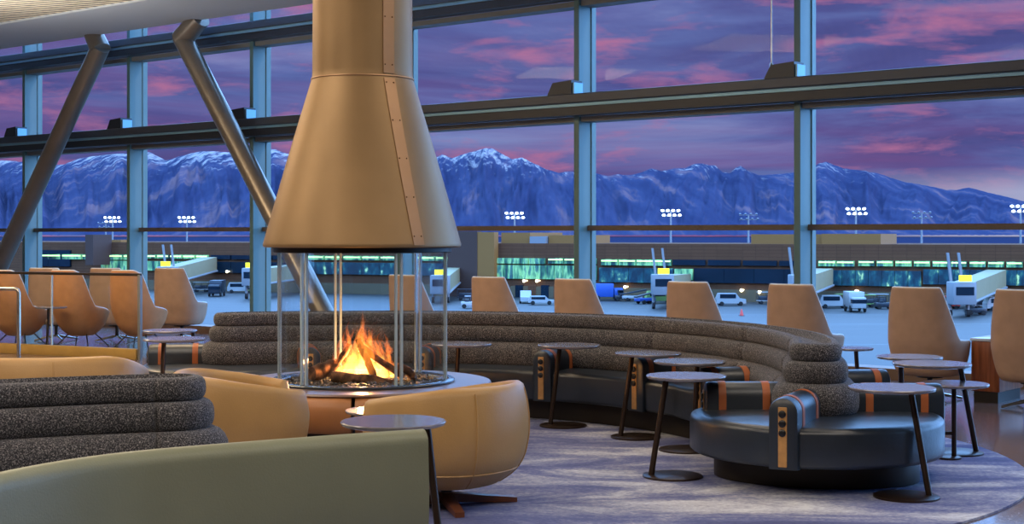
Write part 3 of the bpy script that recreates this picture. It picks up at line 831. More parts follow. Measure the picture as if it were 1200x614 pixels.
# logs
S = 0.00606
def fp(px, py, dy=0.0): return Vector(((px-425)*S, dy, Z(py,10.3)-0.0))
lg = [((392,451,-0.17),(476,450,-0.15),0.042,'thick log lying along the front of the fire'),
      ((368,446,-0.12),(398,428,0.05),0.055,'gnarled short log end at the left of the fire'),
      ((388,446,-0.08),(409,404,0.02),0.022,'thin log leaning right inside the left flames'),
      ((440,445,-0.10),(420,398,0.00),0.027,'steep log leaning left in the middle of the fire'),
      ((474,447,-0.06),(420,404,-0.03),0.024,'long slanting log on the right side of the fire'),
      ((455,446,0.18),(424,400,0.04),0.024,'back log leaning behind the central flame'),
      ((487,450,-0.02),(466,428,-0.03),0.030,'short bent log stub at the right of the fire')]
random.seed(11)
for a, b, r, lb in lg:
    A = fp(*a[:2], a[2]); B = fp(*b[:2], b[2]); n = 9
    if A.z < 0.52+r: A.z = 0.52+r
    pts = []; rr = []
    for i in range(n+1):
        f_ = i/n; p = A.lerp(B, f_); j = Vector((noise.noise((f_*3,a[0],0)), noise.noise((f_*3,a[0],5)), noise.noise((f_*3,a[0],9))))*r*0.5
        pts.append(p+j-A); rr.append(r*(1+0.22*noise.noise((f_*5,a[0]*2,3)))*(0.86 if i in (0,n) else 1))
    o = MB().tube(pts, r, 14, rr).build('fire_log', M['log'], None, loc=(FX+A.x, FY+A.y, A.z))
    tag(o, lb, 'log', 'logs stacked in the fire')
# flames: closed tongues filled with glowing gas
def flame_mat(name, rgb, s_):
    m, nt, N, L, b = newmat(name); N.remove(b)
    e = N.new('ShaderNodeEmission'); e.inputs['Color'].default_value = (*rgb, 1); e.inputs['Strength'].default_value = s_
    L.new(e.outputs['Emission'], N['Material Output'].inputs['Volume']); return m
M['fl_core'] = flame_mat('flame_core', (1.0,0.55,0.10), 26)
M['fl_mid'] = flame_mat('flame_mid', (1.0,0.28,0.03), 16)
M['fl_out'] = flame_mat('flame_outer', (1.0,0.19,0.03), 17)
fire = thing('flames', 'orange and yellow flames rising through the stacked logs', 'fire', (FX,FY,0.52))
random.seed(21)
tongues = []
for (px, y0, y1, r, mk) in [(428,448,405,0.085,'fl_core'),(412,446,402,0.06,'fl_core'),(448,446,412,0.06,'fl_core'),(400,446,418,0.045,'fl_core'),(462,447,428,0.045,'fl_core'),(420,447,412,0.05,'fl_core'),
        (425,444,366,0.055,'fl_mid'),(416,444,378,0.05,'fl_mid'),(434,442,378,0.05,'fl_mid'),(406,444,380,0.04,'fl_mid'),(396,444,402,0.04,'fl_mid'),(446,444,396,0.045,'fl_mid'),(456,445,408,0.04,'fl_mid'),(390,446,418,0.035,'fl_mid'),(466,446,420,0.035,'fl_mid'),
        (402,420,382,0.02,'fl_out'),(410,420,386,0.018,'fl_out'),(423,410,371,0.022,'fl_out'),(430,410,380,0.018,'fl_out'),(438,412,384,0.02,'fl_out'),(416,415,390,0.018,'fl_out'),(443,415,386,0.015,'fl_out'),(395,425,398,0.018,'fl_out'),(452,425,400,0.016,'fl_out'),(460,430,408,0.016,'fl_out'),(388,432,408,0.015,'fl_out'),(472,440,418,0.015,'fl_out'),(427,405,376,0.013,'fl_out')]+[(random.uniform(396,458),random.uniform(405,425),None,random.uniform(0.009,0.018),'fl_out') for _ in range(34)]:
    if y1 is None: y1 = y0-random.uniform(20,52)*(1-abs(px-427)/60)
    n = 18; pts = []; rr = []; z0 = Z(y0,10.3)-0.52; z1 = Z(y1,10.3)-0.52; x = (px-425)*S; y1 = y1-4; y = random.uniform(-0.09,0.09); sd = random.random()*50
    z0 = max(z0, 0.01)
    for i in range(n+1):
        f_ = i/n; amp = 0.05*f_
        pts.append((x+amp*noise.noise((f_*2.4,sd,0))*1.2+(px-425)*-0.0006*f_, y+amp*noise.noise((f_*2.4,sd,7)), z0+(z1-z0)*f_))
        q = math.sin(PI*min(1, 0.12+f_*0.95)**0.62)**0.9 if f_ < 1 else 0
        rr.append(max(0.0008, r*abs(q)*(1-0.35*f_)*(1+0.25*noise.noise((f_*5,sd,3)))))
    MB().tube(pts, r, 12, rr).build('flame_tongue', M[mk], fire)
pl = bpy.data.lights.new('fire_glow', 'POINT'); pl.energy = 40; pl.color = (1.0,0.45,0.14); pl.shadow_soft_size = 0.03
po = bpy.data.objects.new('fire_glow', pl); po.location = (FX,FY-0.0,0.64); COL.objects.link(po)

exec_outside = True
# ------------------------------------------------------------------ outside: apron, terminal, masts, vehicles, mountains
EA = 12.0; ZA = EYE-EA
def Dg(py): return EA*F/(py-HOR)
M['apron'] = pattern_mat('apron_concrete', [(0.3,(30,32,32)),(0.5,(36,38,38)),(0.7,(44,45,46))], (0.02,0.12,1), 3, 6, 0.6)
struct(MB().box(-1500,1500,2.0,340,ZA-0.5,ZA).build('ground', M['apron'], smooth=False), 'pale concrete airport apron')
M['plain'] = pattern_mat('hazy_valley_floor', [(0.35,(34,38,58)),(0.6,(40,44,66)),(0.7,(52,54,72))], (0.004,0.02,1), 3, 6, 1.0, spec=0.0)  # ground colour tinted blue to carry the distant haze
struct(MB().box(-9000,9000,340,9000,ZA-1.5,ZA-0.5).build('ground_plain', M['plain'], smooth=False), 'dim valley floor beyond the terminal')
M['paint'] = mat('apron_paint', (96,100,104), 0.7)
for i, (y, xa, xb) in enumerate(((380,560,1240),(404,860,1240),(369,620,1150))):
    D = Dg(y); o = MB().box(X(xa,D), X(xb,D), D, D+0.5, ZA, ZA+0.01).build('painted_line', M['paint'], smooth=False)
    struct(o, 'painted line on the apron')
DB = 279.0; CP = [900.0]; FCX, FCY = 0.905, -0.425
def Dfac(px): return DB/(1+0.47*(px-600)/F)
def bx(px): return X(px, Dfac(px))/FCX
def bz(py): return Z(py, Dfac(CP[0]))
def brick():
    m, nt, N, L, b = newmat('terminal_panels')
    tc = N.new('ShaderNodeTexCoord'); br = N.new('ShaderNodeTexBrick'); mp = N.new('ShaderNodeMapping'); mp.inputs['Rotation'].default_value = (PI/2,0,0)
    L.new(tc.outputs['Object'], mp.inputs['Vector']); L.new(mp.outputs['Vector'], br.inputs['Vector'])
    br.inputs['Scale'].default_value = 1; br.offset = 0; br.inputs['Brick Width'].default_value = 2.4; br.inputs['Row Height'].default_value = 0.6; br.inputs['Mortar Size'].default_value = 0.03
    br.inputs['Color1'].default_value = (*lin((98,66,48)), 1); br.inputs['Color2'].default_value = (*lin((92,62,45)), 1); br.inputs['Mortar'].default_value = (*lin((70,48,38)), 1)
    L.new(br.outputs['Color'], b.inputs['Base Color']); b.inputs['Roughness'].default_value = 0.9; b.inputs['Specular IOR Level'].default_value = 0.05
    return m
M['tpanel'] = brick()
M['tdark'] = mat('dark_panels', (64,42,34), 0.8, var=0.05)
M['ttan'] = mat('tan_panels', (132,88,36), 0.8, var=0.06)
M['tlower'] = mat('lower_wall', (92,78,56), 0.85, var=0.08, vscale=0.3)
M['win_dark'] = mat('dark_window', (8,30,44), 0.25, 0, 0.25, 0.2, 0.2)
M['win_green'] = pattern_mat('lit_window_green', [(0.34,(14,50,56)),(0.44,(54,110,84)),(0.55,(120,176,120)),(0.60,(60,110,100)),(0.68,(30,70,80))], (0.9,0.3,0.22), 1.0, 4, 0.4, emis=0.75)
M['win_teal'] = pattern_mat('lit_window_teal', [(0.40,(8,38,54)),(0.55,(14,62,76)),(0.63,(50,100,90)),(0.70,(170,200,140))], (0.9,0.3,0.5), 1.0, 5, 0.3, emis=0.6)
M['strip_light'] = emit('strip_light', (210,240,140), 1.3)
M['yellow_lit'] = emit('yellow_sign', (250,240,30), 1.6)
M['white_lit'] = emit('white_lamp', (235,245,255), 5)
M['pale_metal'] = mat('pale_metal', (118,124,130), 0.5)
M['bridge_side'] = mat('bridge_panels', (132,126,98), 0.6, var=0.06, vscale=0.5)
tm = thing('airport_terminal', 'long brown airport terminal with lit green windows across the apron', 'building', (0,DB,ZA), math.atan2(FCY, FCX))
def T(mb, nm, m, par=None, smooth=False):
    o = mb.build(nm, m, par or tm, smooth); 
    if par is None: o.location = (0,-DB,-ZA)
    return o
T(MB().box(bx(-160),bx(1380),DB,DB+40,ZA,bz(286)), 'main_wall', M['tpanel'])
T(MB().box(bx(-160),bx(1380),DB-0.4,DB,ZA,bz(340)), 'lower_wall', M['tlower'])
CP[0] = 570
T(MB().box(bx(530),bx(564.5),DB-2,DB,ZA,bz(271)), 'stair_tower', M['tdark'])
T(MB().box(bx(564.5),bx(584),DB-1.9,DB,ZA,bz(272)), 'lit_tower', M['ttan'])
T(MB().box(bx(577),bx(611),DB+4,DB+20,bz(287),bz(272.5)), 'roof_block', M['ttan'])
T(MB().box(bx(633),bx(674),DB+4,DB+18,bz(287),bz(275.5)), 'roof_block', M['ttan'])
CP[0] = 950
T(MB().box(bx(873),bx(958),DB+4,DB+20,bz(287),bz(274.5)), 'roof_block', M['ttan'])
T(MB().box(bx(958),bx(1028),DB+3,DB+18,bz(287),bz(274)), 'roof_block', M['ttan'])
CP[0] = 622
T(MB().box(bx(613),bx(632),DB+3,DB+10,bz(287),bz(277)), 'rooftop_unit', M['pale_metal'])
CP[0] = 126
T(MB().box(bx(120),bx(131),DB+3,DB+9,bz(287),bz(281)), 'roof_block', M['ttan'])
T(MB().box(bx(122),bx(131),DB-6,DB,bz(310),bz(275)), 'roof_block', M['tdark'])
def winrow(x0, x1, y0, y1, m, n, strip=False, gap=1.2):
    w = (x1-x0)/n; CP[0] = (x0+x1)/2
    for i in range(n):
        a, b = x0+i*w+gap/2, x0+(i+1)*w-gap/2
        wd = T(MB().box(bx(a),bx(b),DB-0.55,DB+0.1,bz(y1),bz(y0)), 'window', m)
        if strip:
            MB().box(bx(a)+0.1,bx(b)-0.1,DB-0.7,DB-0.56,bz(y0+2.6),bz(y0+0.9)).build('strip_lamp', M['strip_light'], wd, smooth=False)
winrow(582,640,302.5,309,M['win_green'],3); winrow(643,700,302.5,309,M['win_green'],3,True)
winrow(582,700,311,327,M['win_green'],12,False,0.5)
winrow(705,788,304,311,M['win_green'],4,True); winrow(788,870,304.5,311,M['win_dark'],2,False,3); winrow(870,955,305.5,311.5,M['win_dark'],2,False,3)
winrow(703,790,314,331,M['win_teal'],5,False,0.5); winrow(814,955,315,332,M['win_dark'],4,False,0.4); winrow(791,813,315,328,M['win_green'],2,False,0.5)
winrow(959,1002,305.5,312,M['win_green'],2,True); winrow(1005,1200,306,312.5,M['win_green'],9,True,3); winrow(1203,1375,306,312.5,M['win_green'],7,True,3)
winrow(972,1080,317,335,M['win_teal'],7,False,0.6); winrow(1082,1375,317,335,M['win_teal'],16,False,0.5)
winrow(50,170,298,304,M['win_green'],5,True,2); winrow(170,246,298.5,303,M['win_green'],5,True,2); winrow(248,345,299,304,M['win_dark'],4,False,1.5)
winrow(120,246,306,317,M['win_green'],7,False,0.6); winrow(248,345,307,320,M['win_dark'],4,False,0.4); winrow(46,84,293,312,M['win_dark'],3,False,0.3)
winrow(360,533,300,305,M['win_green'],8,True,2); winrow(360,533,308,322,M['win_teal'],8,False,0.5)
M['lamp_warm'] = emit('wall_lamp', (255,240,190), 5)
for (px, py) in ((617,329),(632,329),(735,336),(871,340),(892,342),(1005,341),(1102,345),(545,309),(1191,350),(270,318)):
    CP[0] = px; T(MB().sphere((bx(px),DB-1.2,bz(py)), 0.30, 1, 10, 6).box(bx(px)-0.2,bx(px)+0.2,DB-1.2,DB,bz(py)-0.1,bz(py)+0.15), 'wall_lamp', M['lamp_warm'])
for i in range(6):
    px = 590+i*15; CP[0] = px; T(MB().box(bx(px),bx(px+9),DB-0.5,DB,ZA,bz(334)), 'garage_door', M['win_dark'] if i % 2 else M['tpanel'])
# light masts behind the roofline
def mast(px, py, D, lb, lit=True):
    D = Dfac(px)+62
    t = thing('light_mast', lb, 'light mast', (X(px,D),D,ZA), 0, 'floodlight masts on the apron')
    zt = Z(py-6, D)-ZA
    MB().tube([(0,0,0),(0,0,zt)], 0.22, 8, rr=[0.35,0.18]).build('pole', M['pale_metal'], t)
    mb = MB()
    for dz in (0.0,-1.0): mb.box(-2.0,2.0,-0.08,0.08,zt+dz-0.08,zt+dz+0.08)
    mb.build('crossarm', M['pale_metal'], t, smooth=False)
    for r_ in range(2):
        for i in range(4):
            x = -1.9+i*1.2+r_*0.3; MB().sphere((x,-0.35,zt-r_*1.05+0.25), 0.40 if lit else 0.25, 0.7, 10, 6).build('floodlight', M['white_lit'] if lit else M['pale_metal'], t)
for a in [(132,262,330,'floodlight mast over the terminal at far left, lit lamps'),(219,262,320,'floodlight mast between the two slanted columns, lit lamps'),
          (603,257,290,'lit floodlight mast just right of the fireplace hood'),(786,254,280,'lit floodlight mast left of centre in the middle right window'),
          (1003,252,285,'lit floodlight mast just right of the thick right mullion'),(1196,249,275,'lit floodlight mast at the right edge')]: mast(*a)
mast(877,258,330,'unlit floodlight mast left of the thick right mullion',False); mast(1080,256,330,'unlit floodlight mast between the two lit ones at right',False)
mast(124,268,360,'dim floodlight mast beside the far left lit one',False)
# jet bridges
def bridge(pa, pc, label, cabw=3.4, ladder=True):
    """pa: (px, y_mid, D) at the building, pc: cab"""
    pa = (pa[0],pa[1],Dfac(pa[0])-2.5); pc = (pc[0],pc[1],min(Dfac(pa[0]),Dfac(pc[0]))-30)
    A = Vector((X(pa[0],pa[2]),pa[2],Z(pa[1],pa[2]))); B = Vector((X(pc[0],pc[2]),pc[2],Z(pc[1],pc[2])))
    o = Vector((B.x,B.y,ZA)); t = thing('jet_bridge', label, 'jet bridge', o, 0, 'passenger bridges at the gates')
    d = (B-A); dh = Vector((d.x,d.y,0)).normalized(); s = Vector((-dh.y,dh.x,0)); vs = []
    for p in (A, B):
        for u, z in ((-1.5,-1.4),(1.5,-1.4),(1.5,1.4),(-1.5,1.4)): vs.append(tuple(p+s*u+Vector((0,0,z))-o))
    MB().add(vs, [(0,1,2,3),(4,5,6,7),(0,1,5,4),(1,2,6,5),(2,3,7,6),(3,0,4,7)]).build('tunnel', M['bridge_side'], t, smooth=False)
    rail = MB()
    for p, q in ((A,B),):
        for u in (-1.55,1.55):
            rail.tube([p+s*u+Vector((0,0,-1.5))-o, q+s*u+Vector((0,0,-1.5))-o], 0.22, 6)
    rail.build('floor_beam', M['pale_metal'], t)
    zc = B.z-ZA
    MB().box(-cabw/2,cabw/2,-2,1.5,zc-1.7,zc+1.6,0.15).build('cab', M['pale_metal'], t)
    w = MB().box(-cabw/2+0.4,cabw/2-0.4,-2.06,-1.98,zc-0.3,zc+0.9).build('cab_window', M['win_dark'], t, smooth=False)
    sg = MB().box(-0.9,0.9,-2.2,-2.0,zc+1.7,zc+2.6).build('gate_sign', M['yellow_lit'], t, smooth=False)
    for u in (-1.3,1.3):
        MB().tube([(u,1.0,0.4),(u,1.0,zc-1.6)], 0.28, 8).build('leg', M['pale_metal'], t)
        MB().lathe([(0.55,-0.25),(0.55,0.25)], 14).build('wheel', M['rubber'], t, loc=(u,1.0,0.55)).rotation_euler = (0,PI/2,0)
    if ladder:
        for u in (-0.9,0.7):
            MB().box(u,u+0.35,1.5,1.9,zc+1.0,zc+5.8,0,lambda x,y,z: (x-(z-zc)*0.12,y,z)).build('strut', M['pale_metal'], t, smooth=False)
bridge((1168,326,240),(1126,343,215),'grey jet bridge with yellow sign at the right gate')
bridge((800,330,243),(776,333,215),'grey jet bridge with tall white struts at the middle gate')
bridge((246,309,240),(197,322,205),'beige sloping jet bridge at the left gate, left of the slanted column')
bridge((530,322,240),(516,333,215),'beige jet bridge seen beside the fire glass', ladder=False)
bridge((345,318,240),(296,324,215),'jet bridge with yellow sign near the mullion left of the hood', ladder=False)
bridge((966,324,243),(938,334,225),'jet bridge mostly hidden behind the thick right mullion')
# vehicles
M['vwhite'] = mat('white_paint', (160,162,164), 0.3); M['vdark'] = mat('dark_paint', (40,46,56), 0.3); M['vgreen'] = mat('green_paint', (120,150,80), 0.4)
M['vblue'] = mat('blue_paint', (40,80,160), 0.4); M['vyellow'] = mat('yellow_paint', (210,190,60), 0.4); M['vred'] = mat('red_paint', (190,50,40), 0.4)
def wheels(t, L_, w, r):
    for x in (-L_*0.32, L_*0.32):
        for y in (-w/2, w/2):
            o = MB().lathe([(r*0.5,-0.16),(r,-0.14),(r,0.14),(r*0.5,0.16)], 14).build('wheel', M['rubber'], t, loc=(x,y,r)); o.rotation_euler = (PI/2,0,0)
def vehicle(kind, px, py, m, lb, rz=0.0):
    D = min(Dg(py), Dfac(px)-6.5); cat = {'van':'van','car':'car','tug':'tug','cart':'baggage cart','loader':'belt loader','truck':'truck'}[kind]
    t = thing({'van':'van','car':'car','tug':'baggage_tug','cart':'baggage_cart','loader':'belt_loader','truck':'service_truck'}[kind], lb, cat, (X(px,D),D,ZA), rz)
    if kind in ('van','car'):
        L_, h = (5.0,2.1) if kind == 'van' else (4.4,1.5); h0 = 0.4; hm = h*0.55; w = 1.9
        pr = [(-L_/2,h0),(L_/2,h0),(L_/2,hm*0.95),(L_*0.30,hm+0.05),(L_*0.17,h),(-L_*0.42,h),(-L_/2,hm)]
        n = len(pr); vs = [(x,-w/2,z) for x,z in pr]+[(x,w/2,z) for x,z in pr]
        MB().add(vs, [tuple(range(n)), tuple(range(n,2*n))]+[(i,(i+1)%n,(i+1)%n+n,i+n) for i in range(n)]).build('body', m, t, smooth=False)
        MB().box(-L_*0.38,L_*0.16,-w/2-0.02,w/2+0.02,hm+0.1,h-0.15).build('side_glass', M['win_dark'], t, smooth=False)
        wheels(t, L_, w, 0.36)
    elif kind == 'truck':
        MB().box(-3,1.2,-1.2,1.2,0.7,3.1,0.06).build('cargo_box', m, t); MB().box(1.3,2.9,-1.1,1.1,0.6,2.3,0.15).build('cab', m, t)
        MB().box(1.9,2.95,-1.12,1.12,1.4,2.0).build('cab_glass', M['win_dark'], t, smooth=False); wheels(t, 5.4, 2.2, 0.5)
    elif kind == 'tug':
        MB().box(-1.5,1.5,-0.8,0.8,0.35,1.05,0.1).build('body', m, t); MB().box(-0.9,0.1,-0.7,0.7,1.9,2.0).build('canopy', m, t, smooth=False)
        mb = MB()
        for x in (-0.85,0.05):
            for y in (-0.65,0.65): mb.tube([(x,y,1.0),(x,y,1.9)], 0.05, 6)
        mb.build('canopy_frame', M['vdark'], t); MB().box(-0.8,-0.2,-0.5,0.5,1.0,1.4,0.05).build('seat', M['vdark'], t); wheels(t, 3.0, 1.6, 0.36)
    elif kind == 'cart':
        MB().box(-1.6,1.6,-0.8,0.8,0.5,0.65).build('deck', m, t, smooth=False); MB().box(-1.6,1.6,-0.8,0.8,2.0,2.1).build('roof', m, t, smooth=False)
        mb = MB()
        for x in (-1.55,0,1.55):
            for y in (-0.75,0.75): mb.box(x-0.04,x+0.04,y-0.04,y+0.04,0.6,2.0)
        mb.build('frame', M['vdark'], t, smooth=False); MB().box(-1.3,1.2,-0.6,0.6,0.66,1.4,0.1).build('load', M['vdark'], t); wheels(t, 3.0, 1.5, 0.3)
    else:
        MB().box(-2,1.6,-0.8,0.8,0.5,1.0,0.08).build('chassis', m, t)
        MB().box(-2.4,2.4,-0.4,0.4,1.1,1.35,0.03,lambda x,y,z: (x,y,z+0.35*(x+2.4)*0.5)).build('belt', M['vdark'], t); wheels(t, 3.4, 1.6, 0.34)
    return t
vs_ = [('truck',254,347,M['vdark'],'dark truck facing the lounge below the left terminal windows',-PI/2),
       ('tug',206,343,M['vwhite'],'white tug left of the dark truck',0.2),('cart',236,341,M['vwhite'],'white baggage cart behind the dark truck',0),
       ('van',281,343,M['vwhite'],'white van right of the dark truck',0.1),('cart',299,342,M['vgreen'],'greenish cart near the jet bridge left of the hood',0),
       ('cart',218,344,M['vdark'],'dark cart at the foot of the beige sloping jet bridge',0),
       ('cart',546,352,M['vdark'],'dark cart beside the fire glass',0),('tug',551,361,M['vwhite'],'white tug just left of the first right-hand window chair',0),
       ('van',616,355,M['vwhite'],'small white van between two window chairs, facing the lounge',-PI/2),('car',634,357,M['vwhite'],'low white car driving between two window chairs',0),
       ('truck',711,352,M['vblue'],'blue and white catering truck beside the thin mullion',0),('loader',742,353,M['vwhite'],'white belt loader right of the blue truck',0),
       ('tug',730,349,M['vdark'],'dark tug under the middle jet bridge',0),('van',773,355,M['vgreen'],'green and white van left of a window chair',0.1),
       ('loader',757,356,M['vblue'],'blue belt loader below the white struts',0.6),
       ('van',856,358,M['vwhite'],'white service van with green wheel mark right of a window chair',0),('cart',898,356,M['vwhite'],'white cart close to the wall left of the right mullion',0),
       ('van',977,361,M['vwhite'],'white van right of the thick right mullion',0),('truck',1002,365,M['vwhite'],'white box truck facing the lounge in the carts cluster',-PI/2),
       ('cart',990,359,M['vgreen'],'green baggage cart left of the white box truck',0),('cart',1014,360,M['vgreen'],'green baggage cart right of the white box truck',0),
       ('cart',1029,358,M['vwhite'],'white baggage cart at the right of the carts cluster',0),('tug',1036,362,M['vdark'],'dark tug beside the tall right window chair',0),
       ('car',1130,360,M['vwhite'],'white car under the right jet bridge',0),('tug',1143,369,M['vdark'],'dark tug under the right jet bridge cab',0),
       ('van',1172,364,M['vwhite'],'white van right of the right jet bridge',0.1),('cart',1112,362,M['vred'],'red cart left of the right jet bridge leg',0),
       ('cart',1152,362,M['vwhite'],'white cart behind the right jet bridge tunnel',0)]
for v in vs_: vehicle(v[0], v[1], v[2], v[3], v[4], v[5])
t = thing('traffic_cone', 'small orange cone on the apron left of a window chair', 'traffic cone', (X(869,Dg(370)),Dg(370),ZA))
MB().lathe([(0.32,0.02),(0.1,0.95),(0.05,1.0)], 12).build('cone', M['vred'], t); MB().box(-0.4,0.4,-0.4,0.4,0,0.05).build('foot', M['rubber'], t, smooth=False)

# mountains
ridge = [(-200,200),(-60,190),(3,187),(28,189),(55,193),(76,192),(93,185),(113,182),(136,180),(159,179),(176,178),(195,188),(210,183),(235,177),(255,177),(278,179),(300,174),(323,175),(345,182),(380,190),(420,186),(460,193),(485,196),
         (505,188),(518,181),(530,185),(540,181),(552,178),(560,176),(568,173.5),(576,173),(586,178),(600,186),(612,184),(625,191),(640,198),(655,202),(668,200),(680,203),(700,203),(712,206),(725,204),(738,205),(750,202),(763,197),(775,200),(790,197),(803,197),(812,192),(822,191),(830,193),(838,193),
         (846,201),(856,203),(862,196),(868,194),(876,200),(890,205),(905,204),(920,203),(938,200),(950,197),(960,191),(968,189),(978,193),(990,197),(1005,199),(1018,201),(1030,203),(1045,208),(1060,213),(1080,216),(1095,219),(1108,222),(1120,222),(1135,219),(1150,223),(1170,228),(1190,233),(1210,238),(1300,250),(1450,262)]
def fbm(x, y, o=5, seed=0):
    s_ = 0; a = 1; f_ = 1
    for i in range(o):
        s_ += a*(1-2*abs(noise.noise((x*f_, y*f_, seed+i*3.1)))); a *= 0.55; f_ *= 2.05
    return s_/2.2
def mountains():
    NA, NR = 900, 90; R0_, R1 = 7500.0, 12800.0; vs = []; fs = []
    for j in range(NR+1):
        f_ = j/NR
        for i in range(NA+1):
            px = -220+1640*i/NA; D = R0_+(R1-R0_)*f_
            x = (px-600)/F*D; peakD = 12000.0
            hr_ = (HOR-interp(ridge, px)); Hp = hr_/F*peakD
            fp_ = (peakD-R0_)/(R1-R0_)
            base = (f_/fp_)**1.35 if f_ <= fp_ else max(0, 1-(f_-fp_)/(1-fp_)*0.6)
            u = px/62.0
            spur = fbm(u*1.15+0.9*f_/fp_*noise.noise((px/150.0,7,0))+0.18*noise.noise((u*2,f_*2,0)), f_*0.40, 6, 3)
            env = math.sin(PI*min(1, f_/fp_))**0.8 if f_ < fp_ else 0.0
            h = Hp*(base+0.36*env*(spur-0.35)) 
            h += 16*fbm(px/8.0, f_*1.8, 4, 9)*(0.35+0.65*env)
            z = ZA-5+max(f_*260, h+12)
            vs.append((x, D, z))
    for j in range(NR):
        for i in range(NA):
            a = j*(NA+1)+i; fs.append((a, a+1, a+NA+2, a+NA+1))
    me = bpy.data.meshes.new('mountains'); me.from_pydata(vs, [], fs)
    me.polygons.foreach_set('use_smooth', [True]*len(me.polygons))
    m, nt, N, L, b = newmat('hazy_mountain_rock')
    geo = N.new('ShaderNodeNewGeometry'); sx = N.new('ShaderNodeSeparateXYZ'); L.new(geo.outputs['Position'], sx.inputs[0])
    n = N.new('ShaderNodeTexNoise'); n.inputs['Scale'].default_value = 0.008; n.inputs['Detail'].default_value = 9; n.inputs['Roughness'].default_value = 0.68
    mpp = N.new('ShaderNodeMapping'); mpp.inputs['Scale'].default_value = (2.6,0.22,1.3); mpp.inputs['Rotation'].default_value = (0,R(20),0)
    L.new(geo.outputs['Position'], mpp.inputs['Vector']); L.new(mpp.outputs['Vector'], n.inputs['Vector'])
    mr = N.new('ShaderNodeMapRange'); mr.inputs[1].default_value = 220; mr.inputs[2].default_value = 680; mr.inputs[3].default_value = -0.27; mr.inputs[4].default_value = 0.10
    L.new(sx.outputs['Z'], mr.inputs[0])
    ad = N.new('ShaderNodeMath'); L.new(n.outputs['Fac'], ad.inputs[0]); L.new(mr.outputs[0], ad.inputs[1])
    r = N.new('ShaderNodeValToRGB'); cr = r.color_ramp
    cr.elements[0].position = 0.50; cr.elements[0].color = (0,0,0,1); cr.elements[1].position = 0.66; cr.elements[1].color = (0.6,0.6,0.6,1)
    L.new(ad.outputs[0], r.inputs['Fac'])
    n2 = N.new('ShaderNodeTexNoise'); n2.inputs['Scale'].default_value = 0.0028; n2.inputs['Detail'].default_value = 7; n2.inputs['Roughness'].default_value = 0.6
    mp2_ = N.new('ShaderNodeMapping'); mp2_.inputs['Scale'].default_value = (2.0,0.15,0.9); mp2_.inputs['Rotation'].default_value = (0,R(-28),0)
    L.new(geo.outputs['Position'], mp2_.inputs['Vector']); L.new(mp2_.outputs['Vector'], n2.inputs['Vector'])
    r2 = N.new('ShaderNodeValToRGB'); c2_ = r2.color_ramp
    c2_.elements[0].position = 0.38; c2_.elements[0].color = (*lin((42,46,70)), 1); c2_.elements[1].position = 0.68; c2_.elements[1].color = (*lin((98,78,86)), 1)  # aerial haze mixed into the rock colours as blue
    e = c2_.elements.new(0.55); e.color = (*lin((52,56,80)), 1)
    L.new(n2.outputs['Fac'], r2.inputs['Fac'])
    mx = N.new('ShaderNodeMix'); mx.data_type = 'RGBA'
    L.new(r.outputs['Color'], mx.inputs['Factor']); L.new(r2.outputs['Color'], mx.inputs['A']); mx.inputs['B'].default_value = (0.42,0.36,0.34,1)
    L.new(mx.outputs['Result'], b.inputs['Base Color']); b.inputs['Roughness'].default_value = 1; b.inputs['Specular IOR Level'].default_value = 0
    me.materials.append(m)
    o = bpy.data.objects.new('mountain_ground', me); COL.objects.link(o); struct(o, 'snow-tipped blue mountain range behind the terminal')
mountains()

# ------------------------------------------------------------------ sky
w = bpy.data.worlds.new('dusk_sky'); sc.world = w; w.use_nodes = True
N = w.node_tree.nodes; L = w.node_tree.links; bg = N['Background']
tc = N.new('ShaderNodeTexCoord'); sx = N.new('ShaderNodeSeparateXYZ'); L.new(tc.outputs['Generated'], sx.inputs[0])
def vnoise(scale, sc_, det, dist, rough=0.6, loc=(0,0,0)):
    mp = N.new('ShaderNodeMapping'); mp.inputs['Scale'].default_value = sc_; mp.inputs['Location'].default_value = loc
    L.new(tc.outputs['Generated'], mp.inputs['Vector'])
    n = N.new('ShaderNodeTexNoise'); n.inputs['Scale'].default_value = scale; n.inputs['Detail'].default_value = det; n.inputs['Distortion'].default_value = dist; n.inputs['Roughness'].default_value = rough
    L.new(mp.outputs['Vector'], n.inputs['Vector']); return n
def ramp(src, els):
    r = N.new('ShaderNodeValToRGB'); cr = r.color_ramp
    cr.elements[0].position = els[0][0]; cr.elements[0].color = (*els[0][1], 1)
    cr.elements[1].position = els[-1][0]; cr.elements[1].color = (*els[-1][1], 1)
    for p, c in els[1:-1]:
        e = cr.elements.new(p); e.color = (*c, 1)
    L.new(src, r.inputs['Fac']); return r
def mixc(f_, a, b):
    m = N.new('ShaderNodeMix'); m.data_type = 'RGBA'
    if hasattr(f_, 'links'): L.new(f_, m.inputs['Factor'])
    else: m.inputs['Factor'].default_value = f_
    for s_, k in ((a,'A'),(b,'B')):
        if hasattr(s_, 'links'): L.new(s_, m.inputs[k])
        else: m.inputs[k].default_value = (*s_, 1)
    return m.outputs['Result']
n1 = vnoise(3.2, (1,1,7), 7, 0.5)
base = ramp(n1.outputs['Fac'], [(0.32, lin((70,72,128))), (0.45, lin((82,86,146))), (0.57, lin((98,112,172))), (0.70, lin((128,142,194)))])
n2 = vnoise(12.0, (1,1,4.2), 7, 0.25, 0.6, (3.1,0.2,0.4))
pk = ramp(n2.outputs['Fac'], [(0.505,(0,0,0)),(0.68,(0.85,0.85,0.85))])
